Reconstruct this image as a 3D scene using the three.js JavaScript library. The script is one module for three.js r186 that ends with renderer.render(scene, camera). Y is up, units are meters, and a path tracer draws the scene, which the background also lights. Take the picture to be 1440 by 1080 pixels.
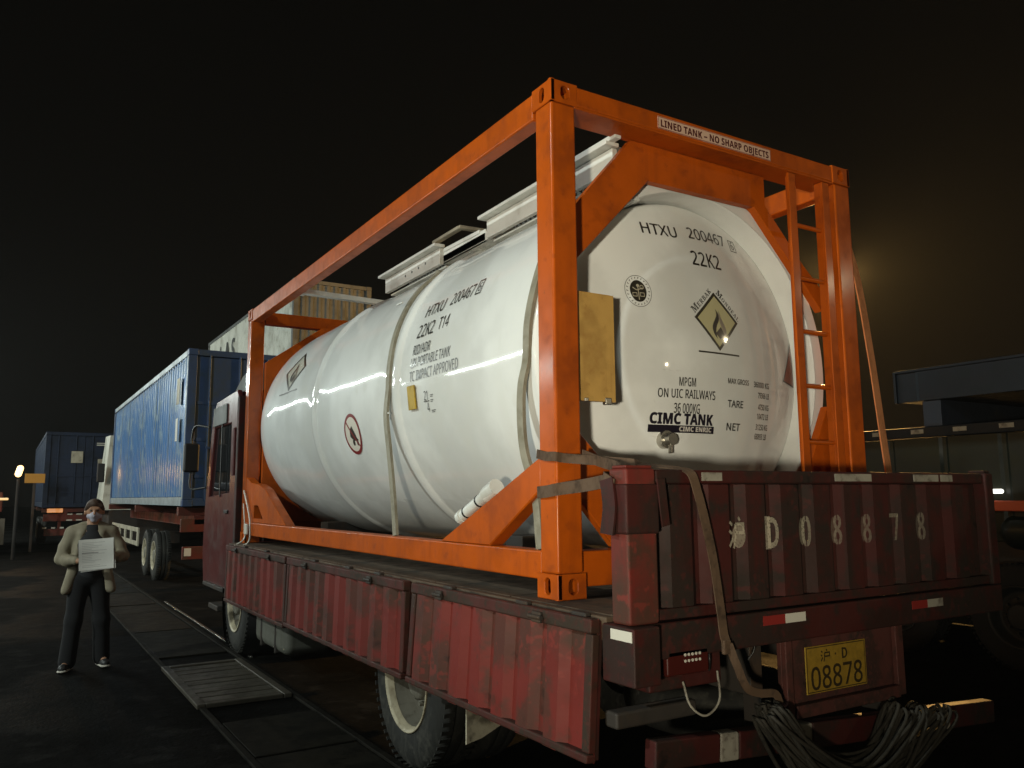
import * as THREE from 'three';
import { RoundedBoxGeometry } from 'three/addons/geometries/RoundedBoxGeometry.js';
import { mergeGeometries } from 'three/addons/utils/BufferGeometryUtils.js';
import { MarchingCubes } from 'three/addons/objects/MarchingCubes.js';
import { RectAreaLightUniformsLib } from 'three/addons/lights/RectAreaLightUniformsLib.js';

// ------------------------------------------------------------------ camera, sky, lamps, exposure
const scene = new THREE.Scene();
const D = 1.2;                                        // height of the truck deck; everything is authored with y = 0 at the deck
const camera = new THREE.PerspectiveCamera(50.2645, 1024 / 768, 0.05, 600);
camera.rotation.order = 'YXZ';
camera.position.set(-2.20804, 0.48748 + D, 3.20751);
camera.rotation.set(0.135158, -0.550164, -0.007832);

{ // night sky: almost black, slightly warmer towards the horizon
  const w = 256, h = 128, d = new Float32Array(w * h * 4);
  for (let y = 0; y < h; y++) for (let x = 0; x < w; x++) {
    const e = (y + 0.5) / h * 180 - 90, g = Math.exp(-Math.max(e, 0) / 22), i = (y * w + x) * 4;
    d[i] = 0.0008 + 0.0012 * g; d[i + 1] = 0.0008 + 0.0010 * g; d[i + 2] = 0.0008 + 0.0008 * g; d[i + 3] = 1;
  }
  const t = new THREE.DataTexture(d, w, h, THREE.RGBAFormat, THREE.FloatType);
  t.mapping = THREE.EquirectangularReflectionMapping; t.magFilter = THREE.LinearFilter; t.needsUpdate = true;
  scene.background = t; scene.environment = t;
}
scene.fog = new THREE.FogExp2(0xdfe4e2, 0.0003);         // thin night haze, seen as the glow round the lamps
RectAreaLightUniformsLib.init();
const renderer = new THREE.WebGLRenderer({ antialias: true });
renderer.toneMapping = THREE.LinearToneMapping;
renderer.toneMappingExposure = 0.9;
renderer.shadowMap.enabled = true;
const LAMP = {
  row: { color: [0.90, 1.0, 0.94], nits: 215 },
  mast: { color: [0.90, 1.0, 0.94], candela: 585, low: 105 },          // white tube lamps of the weighbridge canopy on the left
  work: { color: [1.0, 0.91, 0.70], candela: 158 },         // warm work light standing behind the truck on the left
  street: { color: [1.0, 0.84, 0.55], candela: 40 },
  sodium: { color: [1.0, 0.55, 0.16], candela: 720 },
};

// ------------------------------------------------------------------ helpers
let seed = 7;
const rnd = () => { seed = (seed * 1664525 + 1013904223) >>> 0; return seed / 4294967296; };
const rr = (a, b) => a + (b - a) * rnd();
const V = (x, y, z) => new THREE.Vector3(x, y, z);
const flat = (g) => { const n = g.index ? g.toNonIndexed() : g; for (const k of Object.keys(n.attributes)) if (!['position', 'normal', 'uv'].includes(k)) n.deleteAttribute(k); return n; };
function metres(g) {                                    // uv in metres by the main direction of each face
  const p = g.attributes.position, n = g.attributes.normal, uv = new Float32Array(p.count * 2);
  for (let i = 0; i < p.count; i += 3) {
    let a = 0, b = 0, c = 0;
    for (let k = 0; k < 3; k++) { a += Math.abs(n.getX(i + k)); b += Math.abs(n.getY(i + k)); c += Math.abs(n.getZ(i + k)); }
    for (let k = 0; k < 3; k++) {
      const x = p.getX(i + k), y = p.getY(i + k), z = p.getZ(i + k);
      const [u, v] = a > b && a > c ? [z, y] : b > c ? [x, z] : [x, y];
      uv[(i + k) * 2] = u; uv[(i + k) * 2 + 1] = v;
    }
  }
  g.setAttribute('uv', new THREE.BufferAttribute(uv, 2));
  return g;
}
const join = (list) => mergeGeometries(list.map(flat), false);
const box = (x0, x1, y0, y1, z0, z1, r = 0.006) => {
  const w = x1 - x0, h = y1 - y0, d = z1 - z0, b = Math.min(r, w / 2.2, h / 2.2, d / 2.2);
  return flat((b > 0.0015 ? new RoundedBoxGeometry(w, h, d, 2, b) : new THREE.BoxGeometry(w, h, d)).translate((x0 + x1) / 2, (y0 + y1) / 2, (z0 + z1) / 2));
};
function beam(p, q, w, h, r = 0.005, up = V(0, 1, 0)) {  // a bar from p to q; w across, h along up
  const d = q.clone().sub(p), L = d.length(); d.normalize();
  const x = d.clone().cross(up).normalize(), y = x.clone().cross(d).negate().normalize();
  if (y.dot(up) < 0) y.negate();
  const xx = y.clone().cross(d);
  const m = new THREE.Matrix4().makeBasis(xx, y, d).setPosition(p.clone().add(q).multiplyScalar(0.5));
  const b = Math.min(r, w / 2.2, h / 2.2);
  return flat((b > 0.0015 ? new RoundedBoxGeometry(w, h, L, 2, b) : new THREE.BoxGeometry(w, h, L)).applyMatrix4(m));
}
function rod(p, q, r0, r1 = r0, n = 14) {
  const d = q.clone().sub(p), L = d.length();
  const g = new THREE.CylinderGeometry(r1, r0, L, n, 1);
  g.applyQuaternion(new THREE.Quaternion().setFromUnitVectors(V(0, 1, 0), d.normalize())).translate((p.x + q.x) / 2, (p.y + q.y) / 2, (p.z + q.z) / 2);
  return flat(g);
}
const tube = (pts, r, seg = 60, n = 8) => flat(new THREE.TubeGeometry(new THREE.CatmullRomCurve3(pts), seg, r, n, false));
function ribbon(pts, wide, w, t, seg = 60) {            // a flat strap along a curve; wide(t) is the direction across it
  const c = new THREE.CatmullRomCurve3(pts, false, 'centripetal'), pos = [], uv = [];
  const ring = [];
  for (let i = 0; i <= seg; i++) {
    const s = i / seg, p = c.getPoint(s), tg = c.getTangent(s).normalize(), a = wide(s).clone();
    a.addScaledVector(tg, -a.dot(tg)).normalize();
    const n = tg.clone().cross(a).normalize();
    ring.push([[-1, -1], [1, -1], [1, 1], [-1, 1]].map(([u, v]) => p.clone().addScaledVector(a, u * w / 2).addScaledVector(n, v * t / 2)));
  }
  const quad = (a, b, cc, d) => { for (const v of [a, b, cc, a, cc, d]) pos.push(v.x, v.y, v.z); for (let k = 0; k < 6; k++) uv.push(0, 0); };
  for (let i = 0; i < seg; i++) for (let k = 0; k < 4; k++) quad(ring[i][k], ring[i][(k + 1) % 4], ring[i + 1][(k + 1) % 4], ring[i + 1][k]);
  quad(ring[0][3], ring[0][2], ring[0][1], ring[0][0]); quad(...ring[seg]);
  const g = new THREE.BufferGeometry();
  g.setAttribute('position', new THREE.Float32BufferAttribute(pos, 3)); g.setAttribute('uv', new THREE.Float32BufferAttribute(uv, 2));
  g.computeVertexNormals(); return g;
}
function corrugated(L, h, pitch, depth, flatTop, flatLow, start = 0) {  // trapezoid ribs along x, standing 0..h in y, ribs proud towards +z
  const prof = [[0, 0]], slope = (pitch - flatTop - flatLow) / 2;
  for (let x = start; x + pitch - flatLow / 2 < L; x += pitch) {
    const a = x + flatLow / 2;
    if (a < 0.001) continue;
    prof.push([a, 0], [a + slope, depth], [a + slope + flatTop, depth], [a + 2 * slope + flatTop, 0]);
  }
  prof.push([L, 0]);
  const pos = [];
  for (let i = 0; i < prof.length - 1; i++) {
    const [a, p] = prof[i], [b, q] = prof[i + 1];
    if (b - a < 1e-4) continue;
    for (const [x, y, z] of [[a, 0, p], [b, 0, q], [b, h, q], [a, 0, p], [b, h, q], [a, h, p]]) pos.push(x, y, z);
  }
  const g = new THREE.BufferGeometry();
  g.setAttribute('position', new THREE.Float32BufferAttribute(pos, 3)); g.computeVertexNormals();
  g.setAttribute('uv', new THREE.Float32BufferAttribute(new Float32Array(pos.length / 3 * 2), 2));
  return g;
}
function plate(outer, holes, z0, z1, bevel = 0.004) {    // a flat plate of some outline in xy, from z0 to z1
  const s = new THREE.Shape(outer.map(([x, y]) => new THREE.Vector2(x, y)));
  for (const hpts of holes) s.holes.push(Array.isArray(hpts) ? new THREE.Path(hpts.map(([x, y]) => new THREE.Vector2(x, y))) : hpts);
  const g = new THREE.ExtrudeGeometry(s, { depth: z1 - z0 - 2 * bevel, bevelEnabled: bevel > 0, bevelThickness: bevel, bevelSize: bevel, bevelOffset: -bevel, bevelSegments: 1, curveSegments: 48 });
  return flat(g.translate(0, 0, z0 + bevel));
}
const used = new Map();
function numbered(n) { const k = used.get(n) || 0; used.set(n, k + 1); return k ? `${n}_${String(k).padStart(3, '0')}` : n; }
function tag(o, label, category, group, kind) {
  if (label) o.userData.label = label; if (category) o.userData.category = category;
  if (group) o.userData.group = group; if (kind) o.userData.kind = kind; return o;
}
function thing(name, label, category, [x, y, z], turn = 0, group) {   // x, y, z with y = 0 at the deck
  const o = new THREE.Group(); o.name = numbered(name); o.position.set(x, y + D, z); o.rotation.y = turn;
  o.userData.at = undefined; delete o.userData.at; scene.add(o); return tag(o, label, category, group);
}
const atOf = new WeakMap();
function part(parent, name, geo, m, label, own = false) {  // geometry in deck coordinates; own: already in the parent's own frame
  let g = Array.isArray(geo) ? join(geo) : flat(geo);
  if (m.userData.metres) g = metres(g);
  const root = atOf.get(parent) || parent;
  if (!own && parent !== scene) { g = g.clone(); g.translate(-root.position.x, -(root.position.y - D), -root.position.z); }
  if (parent === scene && !own) { g = g.clone(); g.translate(0, D, 0); }
  const o = new THREE.Mesh(g, m); o.name = parent === scene ? numbered(name) : name; o.castShadow = o.receiveShadow = true;
  parent.add(o); atOf.set(o, root);
  if (label) o.userData.label = label;
  return o;
}
function struct(name, geo, m, label) { const o = part(scene, name, geo, m, label); o.userData.kind = 'structure'; return o; }

// ------------------------------------------------------------------ procedural textures
function noiseTile(n, oct, s0) {                          // periodic value noise, 0..1
  const out = new Float32Array(n * n); let amp = 1, tot = 0, f = s0, sd = 1234 + oct * 17 + s0;
  const r = () => { sd = (sd * 1664525 + 1013904223) >>> 0; return sd / 4294967296; };
  for (let o = 0; o < oct; o++) {
    const lat = Float32Array.from({ length: f * f }, r);
    for (let y = 0; y < n; y++) for (let x = 0; x < n; x++) {
      const u = x / n * f, v = y / n * f, i = Math.floor(u), j = Math.floor(v); let a = u - i, b = v - j; a = a * a * (3 - 2 * a); b = b * b * (3 - 2 * b);
      const L = (p, q) => lat[(q % f) * f + (p % f)];
      out[y * n + x] += amp * ((L(i, j) * (1 - a) + L(i + 1, j) * a) * (1 - b) + (L(i, j + 1) * (1 - a) + L(i + 1, j + 1) * a) * b);
    }
    tot += amp; amp *= 0.55; f *= 2; if (f > n) break;
  }
  for (let i = 0; i < out.length; i++) out[i] /= tot;
  return out;
}
const N1 = noiseTile(512, 6, 4), N2 = noiseTile(512, 5, 16), N3 = noiseTile(512, 3, 64);
const toS = (c) => 255 * (c <= 0.0031308 ? 12.92 * c : 1.055 * Math.pow(c, 1 / 2.4) - 0.055);
const lerp = (a, b, t) => a + (b - a) * t, sm = (a, b, x) => { const t = Math.min(1, Math.max(0, (x - a) / (b - a))); return t * t * (3 - 2 * t); };
function tex(n, fn, size, srgb = true) {                  // fn(x, y, i) -> linear [r, g, b]; size in metres
  const d = new Uint8Array(n * n * 4);
  for (let y = 0; y < n; y++) for (let x = 0; x < n; x++) {
    const c = fn(x, y, y * n + x), i = (y * n + x) * 4;
    for (let k = 0; k < 3; k++) d[i + k] = Math.max(0, Math.min(255, srgb ? toS(c[k]) : c[k] * 255));
    d[i + 3] = 255;
  }
  const t = new THREE.DataTexture(d, n, n); t.wrapS = t.wrapT = THREE.RepeatWrapping; t.magFilter = THREE.LinearFilter; t.minFilter = THREE.LinearMipmapLinearFilter;
  if (srgb) t.colorSpace = THREE.SRGBColorSpace; t.repeat.set(1 / size, 1 / size); t.needsUpdate = true; return t;
}
const S = 512, at = (N, x, y) => N[((y % S) + S) % S * S + ((x % S) + S) % S];
const mixc = (a, b, t) => [lerp(a[0], b[0], t), lerp(a[1], b[1], t), lerp(a[2], b[2], t)];
const ROUGH = tex(S, (x, y) => { const v = 0.74 + (at(N2, x, y) - 0.5) * 0.35 + (at(N1, x, y) - 0.5) * 0.35; return [v, v, v]; }, 1, false);
const BUMP = tex(S, (x, y) => { const v = at(N1, x, y) * 0.6 + at(N2, x, y) * 0.4; return [v, v, v]; }, 1, false);
function paint(base, dirt, amount, rough, o = {}) {        // painted, soiled metal
  const col = tex(S, (x, y) => {
    const n = at(N1, x, y), f = at(N2, x, y), s = at(N1, x * 3 + 40, Math.floor(y / 6));
    let c = mixc(base, base.map((v) => v * 0.8), sm(0.35, 0.7, n));
    c = mixc(c, dirt, Math.min(1, amount * sm(0.5, 0.72, n * 0.65 + f * 0.35)));
    c = mixc(c, dirt, amount * 0.6 * sm(0.55, 0.75, s));
    c = mixc(c, dirt, Math.min(1, amount * 0.7 * sm(0.68, 0.78, f)));
    if (o.chips) { const e = at(N3, x * 2 + 57, y * 2 + 11), e2 = at(N2, x + 140, y + 300); c = mixc(c, [0.10, 0.035, 0.014], 0.85 * sm(0.80, 0.86, e * 0.72 + e2 * 0.28)); c = mixc(c, base.map((v) => v * 0.55), 0.5 * sm(0.60, 0.74, at(N1, Math.floor(x / 5) * 5 + 71, y) * 0.5 + e2 * 0.5)); }
    if (o.grime) { const g2 = at(N1, x * 2 + 191, y * 2 + 77), g3 = at(N3, x + 31, y + 9); c = mixc(c, dirt, 0.75 * sm(0.46, 0.62, g2 * 0.8 + g3 * 0.2)); c = mixc(c, dirt.map((v) => v * 0.35), 0.8 * sm(0.66, 0.74, at(N2, x + 200, y + 100) * 0.6 + g2 * 0.4)); c = mixc(c, base.map((v) => Math.min(1, v * 1.35)), 0.5 * sm(0.6, 0.7, g3 * 0.5 + n * 0.5)); }
    return c;
  }, o.size || 1.6);
  const size = o.size || 1.6, share = (t) => { const c = t.clone(); c.repeat.set(1 / size, 1 / size); c.needsUpdate = true; return c; };
  const m = new THREE.MeshPhysicalMaterial({ map: col, roughnessMap: share(ROUGH), roughness: Math.min(1, rough * 1.35), metalness: 0, clearcoat: o.coat || 0, clearcoatRoughness: o.coatRough ?? 0.25, specularIntensity: o.spec ?? 0.5, side: THREE.DoubleSide });
  if (o.bump) { m.bumpMap = share(BUMP); m.bumpScale = o.bump; }
  m.userData.metres = true; return m;
}
const plain = (r, g, b, rough = 0.6, o = {}) => { const m = new THREE.MeshPhysicalMaterial({ roughness: rough, side: THREE.DoubleSide, ...o }); m.color.setRGB(r, g, b); return m; };
const glow = (r, g, b, k) => { const m = new THREE.MeshStandardMaterial({ roughness: 0.6 }); m.color.setRGB(0.4, 0.4, 0.4); m.emissive.setRGB(r, g, b); m.emissiveIntensity = k; return m; };

const M = {
  orange: paint([0.45, 0.082, 0.0035], [0.22, 0.04, 0.006], 0.45, 0.42, { coat: 0.10, coatRough: 0.14, spec: 0.22, bump: 0.0010, size: 1.1, chips: true }),
  orangeGloss: null,
  shell: paint([0.74, 0.755, 0.735], [0.63, 0.63, 0.58], 0.4, 0.5, { coat: 0.8, coatRough: 0.055, spec: 0.2, bump: 0.0004, size: 2.6 }),
  headWhite: paint([0.80, 0.81, 0.79], [0.66, 0.65, 0.60], 0.3, 0.5, { coat: 0.7, coatRough: 0.04, spec: 0.2, size: 2.6 }),
  white: paint([0.68, 0.69, 0.65], [0.4, 0.38, 0.32], 0.4, 0.4, { size: 1.3 }),
  grating: plain(0.2, 0.19, 0.17, 0.6, { metalness: 0.4 }),
  band: paint([0.27, 0.25, 0.19], [0.18, 0.16, 0.11], 0.5, 0.6, { size: 0.4 }),
  red: paint([0.15, 0.020, 0.0145], [0.055, 0.026, 0.017], 1.0, 0.6, { bump: 0.006, size: 1.9, grime: true }), redGrime: paint([0.06, 0.014, 0.010], [0.03, 0.02, 0.013], 1.4, 0.7, { bump: 0.006, size: 1.1, grime: true }), carrier: paint([0.075, 0.024, 0.019], [0.03, 0.016, 0.012], 1.0, 0.7, { bump: 0.003, size: 0.9, grime: true }),
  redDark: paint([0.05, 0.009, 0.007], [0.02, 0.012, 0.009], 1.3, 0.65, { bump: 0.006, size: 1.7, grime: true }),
  cabRed: paint([0.085, 0.014, 0.0125], [0.07, 0.028, 0.024], 0.6, 0.4, { coat: 0.4 }),
  timber: paint([0.09, 0.062, 0.04], [0.03, 0.024, 0.018], 0.9, 0.8, { bump: 0.006, size: 0.9 }),
  iron: paint([0.035, 0.03, 0.026], [0.06, 0.035, 0.02], 0.7, 0.65, { bump: 0.003 }),
  tyre: paint([0.02, 0.02, 0.018], [0.05, 0.048, 0.04], 0.85, 0.85, { bump: 0.004, size: 0.6 }),
  rim: paint([0.16, 0.15, 0.12], [0.06, 0.045, 0.03], 0.5, 0.5, { size: 0.5 }),
  rimLip: paint([0.42, 0.37, 0.26], [0.2, 0.16, 0.1], 0.5, 0.5, { size: 0.4 }),
  flap: paint([0.42, 0.38, 0.28], [0.08, 0.07, 0.05], 0.8, 0.7, { size: 0.7 }),
  tank2: paint([0.12, 0.12, 0.1], [0.06, 0.055, 0.04], 0.7, 0.5),
  strap: paint([0.10, 0.062, 0.038], [0.045, 0.028, 0.018], 0.8, 0.9, { size: 0.3 }),
  strapOrange: paint([0.62, 0.26, 0.11], [0.4, 0.15, 0.06], 0.5, 0.7, { size: 0.3 }),
  ply: paint([0.52, 0.31, 0.085], [0.36, 0.19, 0.05], 0.6, 0.5, { size: 0.5 }),
  tape: plain(0.55, 0.53, 0.46, 0.35), tapeRed: plain(0.22, 0.018, 0.014, 0.4), lampRed: plain(0.05, 0.008, 0.006, 0.25), tapeDirty: paint([0.3, 0.28, 0.23], [0.12, 0.1, 0.08], 0.8, 0.6, { size: 0.3 }),
  steel: plain(0.5, 0.48, 0.43, 0.25, { metalness: 0.9 }),
  glass: plain(0.012, 0.014, 0.016, 0.06, { clearcoat: 1 }),
  black: plain(0.012, 0.012, 0.012, 0.5), rubber: plain(0.02, 0.02, 0.02, 0.8),
  rope: paint([0.032, 0.028, 0.021], [0.013, 0.012, 0.009], 0.8, 0.9, { size: 0.25 }),
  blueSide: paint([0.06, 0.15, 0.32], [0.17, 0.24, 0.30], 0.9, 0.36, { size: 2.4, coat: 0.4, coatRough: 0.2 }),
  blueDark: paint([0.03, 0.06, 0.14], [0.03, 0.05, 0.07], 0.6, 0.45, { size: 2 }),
  paleRail: paint([0.26, 0.31, 0.33], [0.14, 0.16, 0.17], 0.6, 0.4),
  contWhite: paint([0.52, 0.52, 0.45], [0.3, 0.28, 0.22], 0.6, 0.5, { size: 2.4 }),
  contGrey: paint([0.11, 0.115, 0.11], [0.06, 0.06, 0.055], 0.6, 0.6, { size: 2 }),
  contDark: paint([0.02, 0.025, 0.035], [0.03, 0.03, 0.03], 0.6, 0.6),
  chassis: paint([0.12, 0.025, 0.016], [0.06, 0.035, 0.022], 0.8, 0.55),
  sill: paint([0.36, 0.33, 0.25], [0.15, 0.13, 0.1], 0.6, 0.6),
  darkGreen: paint([0.006, 0.010, 0.006], [0.006, 0.007, 0.005], 0.6, 0.5, { coat: 0.15, coatRough: 0.1 }), dullBlue: paint([0.007, 0.015, 0.036], [0.006, 0.010, 0.018], 0.7, 0.6, { size: 2 }), soil: paint([0.012, 0.012, 0.010], [0.02, 0.018, 0.014], 0.7, 0.9),
  navyBox: paint([0.006, 0.010, 0.016], [0.005, 0.008, 0.010], 0.5, 0.5),
  yellowPlate: paint([0.42, 0.28, 0.03], [0.2, 0.13, 0.03], 0.6, 0.5, { size: 0.4 }),
};

M.orangeGloss = M.orange.clone(); M.orangeGloss.clearcoat = 0.9; M.orangeGloss.clearcoatRoughness = 0.07; M.orangeGloss.userData.metres = true;
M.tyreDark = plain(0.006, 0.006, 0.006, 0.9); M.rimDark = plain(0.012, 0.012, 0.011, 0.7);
function canvasTex(w, h, draw) {
  const c = document.createElement('canvas'); c.width = w; c.height = h; const g = c.getContext('2d');
  draw(g, w, h); const t = new THREE.CanvasTexture(c); t.colorSpace = THREE.SRGBColorSpace; t.anisotropy = 8; return t;
}
function decalMat(t, o = {}) { return new THREE.MeshPhysicalMaterial({ map: t, transparent: true, roughness: 0.4, side: THREE.DoubleSide, ...o }); }
function text(g, s, x, y, px, { font = 'sans-serif', weight = '', align = 'left', fill = '#15130f', squeeze = 1, width, bold } = {}) {
  g.save(); g.translate(x, y); g.font = `${weight} ${px}px ${font}`; g.textAlign = align; g.textBaseline = 'alphabetic'; g.fillStyle = fill;
  let k = squeeze; if (width) k = width / g.measureText(s).width;
  g.scale(k, 1); g.fillText(s, 0, 0); if (bold) { g.lineWidth = bold; g.strokeStyle = fill; g.lineJoin = 'round'; g.strokeText(s, 0, 0); } g.restore();
}
// ------------------------------------------------------------------ ground
const G = -D;
{
  const wetC = tex(S, (x, y) => { const n = at(N1, x, y), f = at(N3, x, y); const b = 0.6 * (0.0032 + 0.0035 * sm(0.35, 0.65, n) + 0.005 * (f - 0.5) + 0.009 * sm(0.6, 0.75, at(N2, x, y))); return [b * 1.05, b, b * 0.9]; }, 3.5);
  const wetR = tex(S, (x, y) => { const v = 0.62 + 0.3 * sm(0.42, 0.62, at(N1, x, y)) + 0.15 * (at(N3, x, y) - 0.5); return [v, v, v]; }, 3.5 * 1.37, false);
  const wetB = tex(S, (x, y) => { const v = 0.5 * at(N3, x, y) + 0.5 * at(N2, x, y); return [v, v, v]; }, 1.1, false);
  M.asphalt = new THREE.MeshPhysicalMaterial({ map: wetC, roughnessMap: wetR, roughness: 1, specularIntensity: 0.04, bumpMap: wetB, bumpScale: 0.006 }); M.asphalt.userData.metres = true;
  M.concrete = paint([0.012, 0.0105, 0.0075], [0.004, 0.0036, 0.0026], 1.0, 0.7, { spec: 0.15, grime: true, bump: 0.006, size: 1.7 });
  M.grate = paint([0.05, 0.043, 0.032], [0.026, 0.022, 0.016], 0.9, 0.5, { bump: 0.003, size: 0.8 });
  const s = 420, g = new THREE.PlaneGeometry(s, s, 1, 1).rotateX(-Math.PI / 2).translate(0, G, 0);
  struct('ground', g, M.asphalt, 'dark wet asphalt of the truck yard');
  // drainage channel with concrete cover slabs running along the truck
  const ch = new THREE.Group(); ch.name = 'drainage_channel'; ch.position.set(-0.4, 0, -8); ch.userData.kind = 'structure'; ch.userData.label = 'strip of concrete cover slabs over a drain along the truck'; scene.add(ch);
  part(ch, 'channel_edge', [box(-0.78, -0.735, G, G + 0.022, -24, 2.4, 0.004), box(-0.02, 0.03, G, G + 0.022, -24, 2.4, 0.004)], M.concrete);
  for (let z = -24, i = 0; z < 2.2; z += 0.98, i++) {
    if (z > -6.4 && z < -3.95) continue;
    const h = rr(0.006, 0.02), d = rr(-0.008, 0.008);
    part(ch, numbered('cover_slab').replace(/^cover_slab$/, 'cover_slab'), box(-0.725 + d, -0.035 + d, G, G + h, z + 0.012, z + 0.968, 0.005), M.concrete);
  }
  // the raised steel grate lying over the channel
  const gr = thing('drain_grate', 'rectangular steel drain cover with ribs lying on the ground beside the truck', 'drain cover', [-0.42, G, -4.85]);
  const x0 = -0.80, x1 = -0.03, z0 = -5.75, z1 = -3.95, y0 = G + 0.003, y1 = G + 0.042;
  part(gr, 'frame', [box(x0, x0 + 0.07, y0, y1, z0, z1, 0.008), box(x1 - 0.07, x1, y0, y1, z0, z1, 0.008), box(x0 + 0.071, x1 - 0.071, y0, y1, z0, z0 + 0.08, 0.008), box(x0 + 0.071, x1 - 0.071, y0, y1, z1 - 0.08, z1, 0.008)], M.grate);
  for (let i = 0; i < 9; i++) { const a = z0 + 0.12 + i * 0.173; part(gr, i ? `slat_${String(i).padStart(3, '0')}` : 'slat', box(x0 + 0.075, x1 - 0.075, y0 + 0.006, y1 - 0.010 - (i % 3) * 0.002, a, a + 0.155, 0.006), M.grate); }
  // a steel rail edge shining on the ground next to the truck
  const rail = part(scene, 'steel_strip', box(0.10, 0.135, G, G + 0.014, -11.5, -5.9, 0.004), M.steel); tag(rail, 'thin steel edge strip set in the ground beside the front wheel', 'steel strip');
}
// ------------------------------------------------------------------ tank container
const W = 2.3555, H = 2.58, L = 6.108, CX = W / 2, CY = 1.255, TR = 1.13;
const tank = thing('tank_container', 'white cylindrical tank in an orange steel frame loaded on the red truck', 'tank container', [CX, 0, -L / 2]);
{
  const P = 0.155;
  // posts
  const castH = 0.118, cw = 0.168, cd = 0.178;
  for (const [x0, x1, rear] of [[0.004, P, 1], [W - P, W - 0.004, 1], [0.004, P, 0], [W - P, W - 0.004, 0]]) {
    const z0 = rear ? -0.152 : -L + 0.004, z1 = rear ? -0.004 : -L + 0.152;
    part(tank, 'corner_post', box(x0, x1, castH, H - castH, z0, z1, 0.014), !rear && x0 < 1 ? M.orangeGloss : M.orange);
  }
  // corner castings with oval holes
  const oval = (cx, cy, w, h) => { const p = new THREE.Path(); const r = w / 2; p.moveTo(cx - r, cy - (h / 2 - r)); p.absarc(cx, cy + h / 2 - r, r, Math.PI, 0, true); p.absarc(cx, cy - h / 2 + r, r, 0, -Math.PI, true); return p; };
  const rect = (a, b, c, d) => [[a, c], [b, c], [b, d], [a, d]];
  function casting(x0, y0, zOut, sx, sz) {               // sx: +1 when the outer side is at x0 (left); sz: +1 when the outer end looks to +z
    const gs = [], t = 0.026, x1 = x0 + cw, zIn = zOut - sz * cd, zA = Math.min(zOut, zIn), zB = Math.max(zOut, zIn), y1 = y0 + castH;
    const end = plate(rect(x0, x1, y0, y1), [oval((x0 + x1) / 2 + 0.006 * sx, (y0 + y1) / 2, 0.05, 0.072)], zOut - (sz > 0 ? t : 0), zOut + (sz > 0 ? 0 : t), 0.004);
    const side = plate(rect(-zB, -zA, y0, y1), [oval(-(zA + zB) / 2, (y0 + y1) / 2, 0.05, 0.078)], 0, t, 0.004).rotateY(Math.PI / 2);
    const xo = sx > 0 ? x0 + 0.0015 : x1 - t - 0.0015;
    gs.push(end, side.clone().translate(xo, 0, 0), box(x0 + 0.004, x1 - 0.004, y1 - 0.02, y1 - 0.002, zA + 0.004, zB - 0.004, 0.004), box(x0 + 0.004, x1 - 0.004, y0 + 0.002, y0 + 0.02, zA + 0.004, zB - 0.004, 0.004));
    gs.push(box(x0 + 0.006, x1 - 0.006, y0 + 0.004, y1 - 0.004, sz > 0 ? zA : zB - t, sz > 0 ? zA + t : zB, 0.004));
    const xi = sx > 0 ? x1 - t : x0; gs.push(box(xi, xi + t, y0 + 0.004, y1 - 0.004, zA + 0.008, zB - 0.008, 0.004));
    part(tank, 'corner_casting', gs, M.orange);
  }
  for (const y0 of [0, H - castH]) { casting(0, y0, 0, 1, 1); casting(W - cw, y0, 0, -1, 1); casting(0, y0, -L, 1, -1); casting(W - cw, y0, -L, -1, -1); }
  // side rails
  for (const s of [0, 1]) {
    const a = s ? W - 0.105 : 0.008, b = s ? W - 0.008 : 0.105;
    part(tank, 'top_rail', box(a, b, H - 0.155, H - 0.008, -L + 0.18, -0.18, 0.012), M.orange);
    part(tank, 'bottom_rail', box(a, b, 0.085, 0.222, -L + 0.153, -0.153, 0.01), M.orange);
    // slanting braces
    const z = (p) => p, x0 = s ? W - 0.1 : 0.012, x1 = s ? W - 0.012 : 0.1;
    const quad = (pts) => plate(pts.map(([zz, y]) => [-zz, y]), [], 0, x1 - x0, 0.006).rotateY(Math.PI / 2).translate(x0, 0, 0);
    part(tank, 'brace', [quad([[-1.235, 0.2235], [-0.655, 0.2235], [-0.17, 0.505], [-0.153, 0.52], [-0.153, 0.675], [-0.19, 0.66]])], M.orange);
    part(tank, 'brace', [plate([[L - 0.153, 0.70], [L - 0.153, 0.2235], [4.43, 0.2235], [5.20, 0.57], [5.45, 0.62], [5.74, 0.64]], [[[5.25, 0.27], [5.62, 0.27], [5.62, 0.40], [5.45, 0.40]]], 0, x1 - x0, 0.006).rotateY(Math.PI / 2).translate(x0, 0, 0)], M.orange);
  }
  // end beams
  part(tank, 'top_beam', [box(cw, W - cw, H - 0.112, H - 0.006, -0.075, -0.006, 0.01), box(P, W - P, H - 0.125, H - 0.112, -0.185, -0.008, 0.004)], M.orange);
  part(tank, 'bottom_beam', box(P, W - P, 0.05, 0.22, -0.15, -0.03, 0.01), M.orange);
  part(tank, 'top_beam', box(cw, W - cw, H - 0.15, H - 0.01, -L + 0.01, -L + 0.12, 0.01), M.orange);
  part(tank, 'bottom_beam', box(P, W - P, 0.05, 0.22, -L + 0.02, -L + 0.15, 0.01), M.orange);
  // rear octagonal ring
  const ring = [[2.198, 1.80], [2.04, 1.935], [1.715, 2.265], [1.715, 2.452], [0.645, 2.452], [P + 0.001, 1.895], [P + 0.001, 0.56], [0.46, 0.222], [1.9, 0.222], [2.198, 0.56],
    [2.198, 1.03], [1.985, 0.63], [1.80, 0.46], [0.60, 0.46], [0.46, 0.60], [0.222, 0.83], [0.245, 1.70], [0.765, 2.238], [1.612, 2.24], [2.198, 1.645]];
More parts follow.
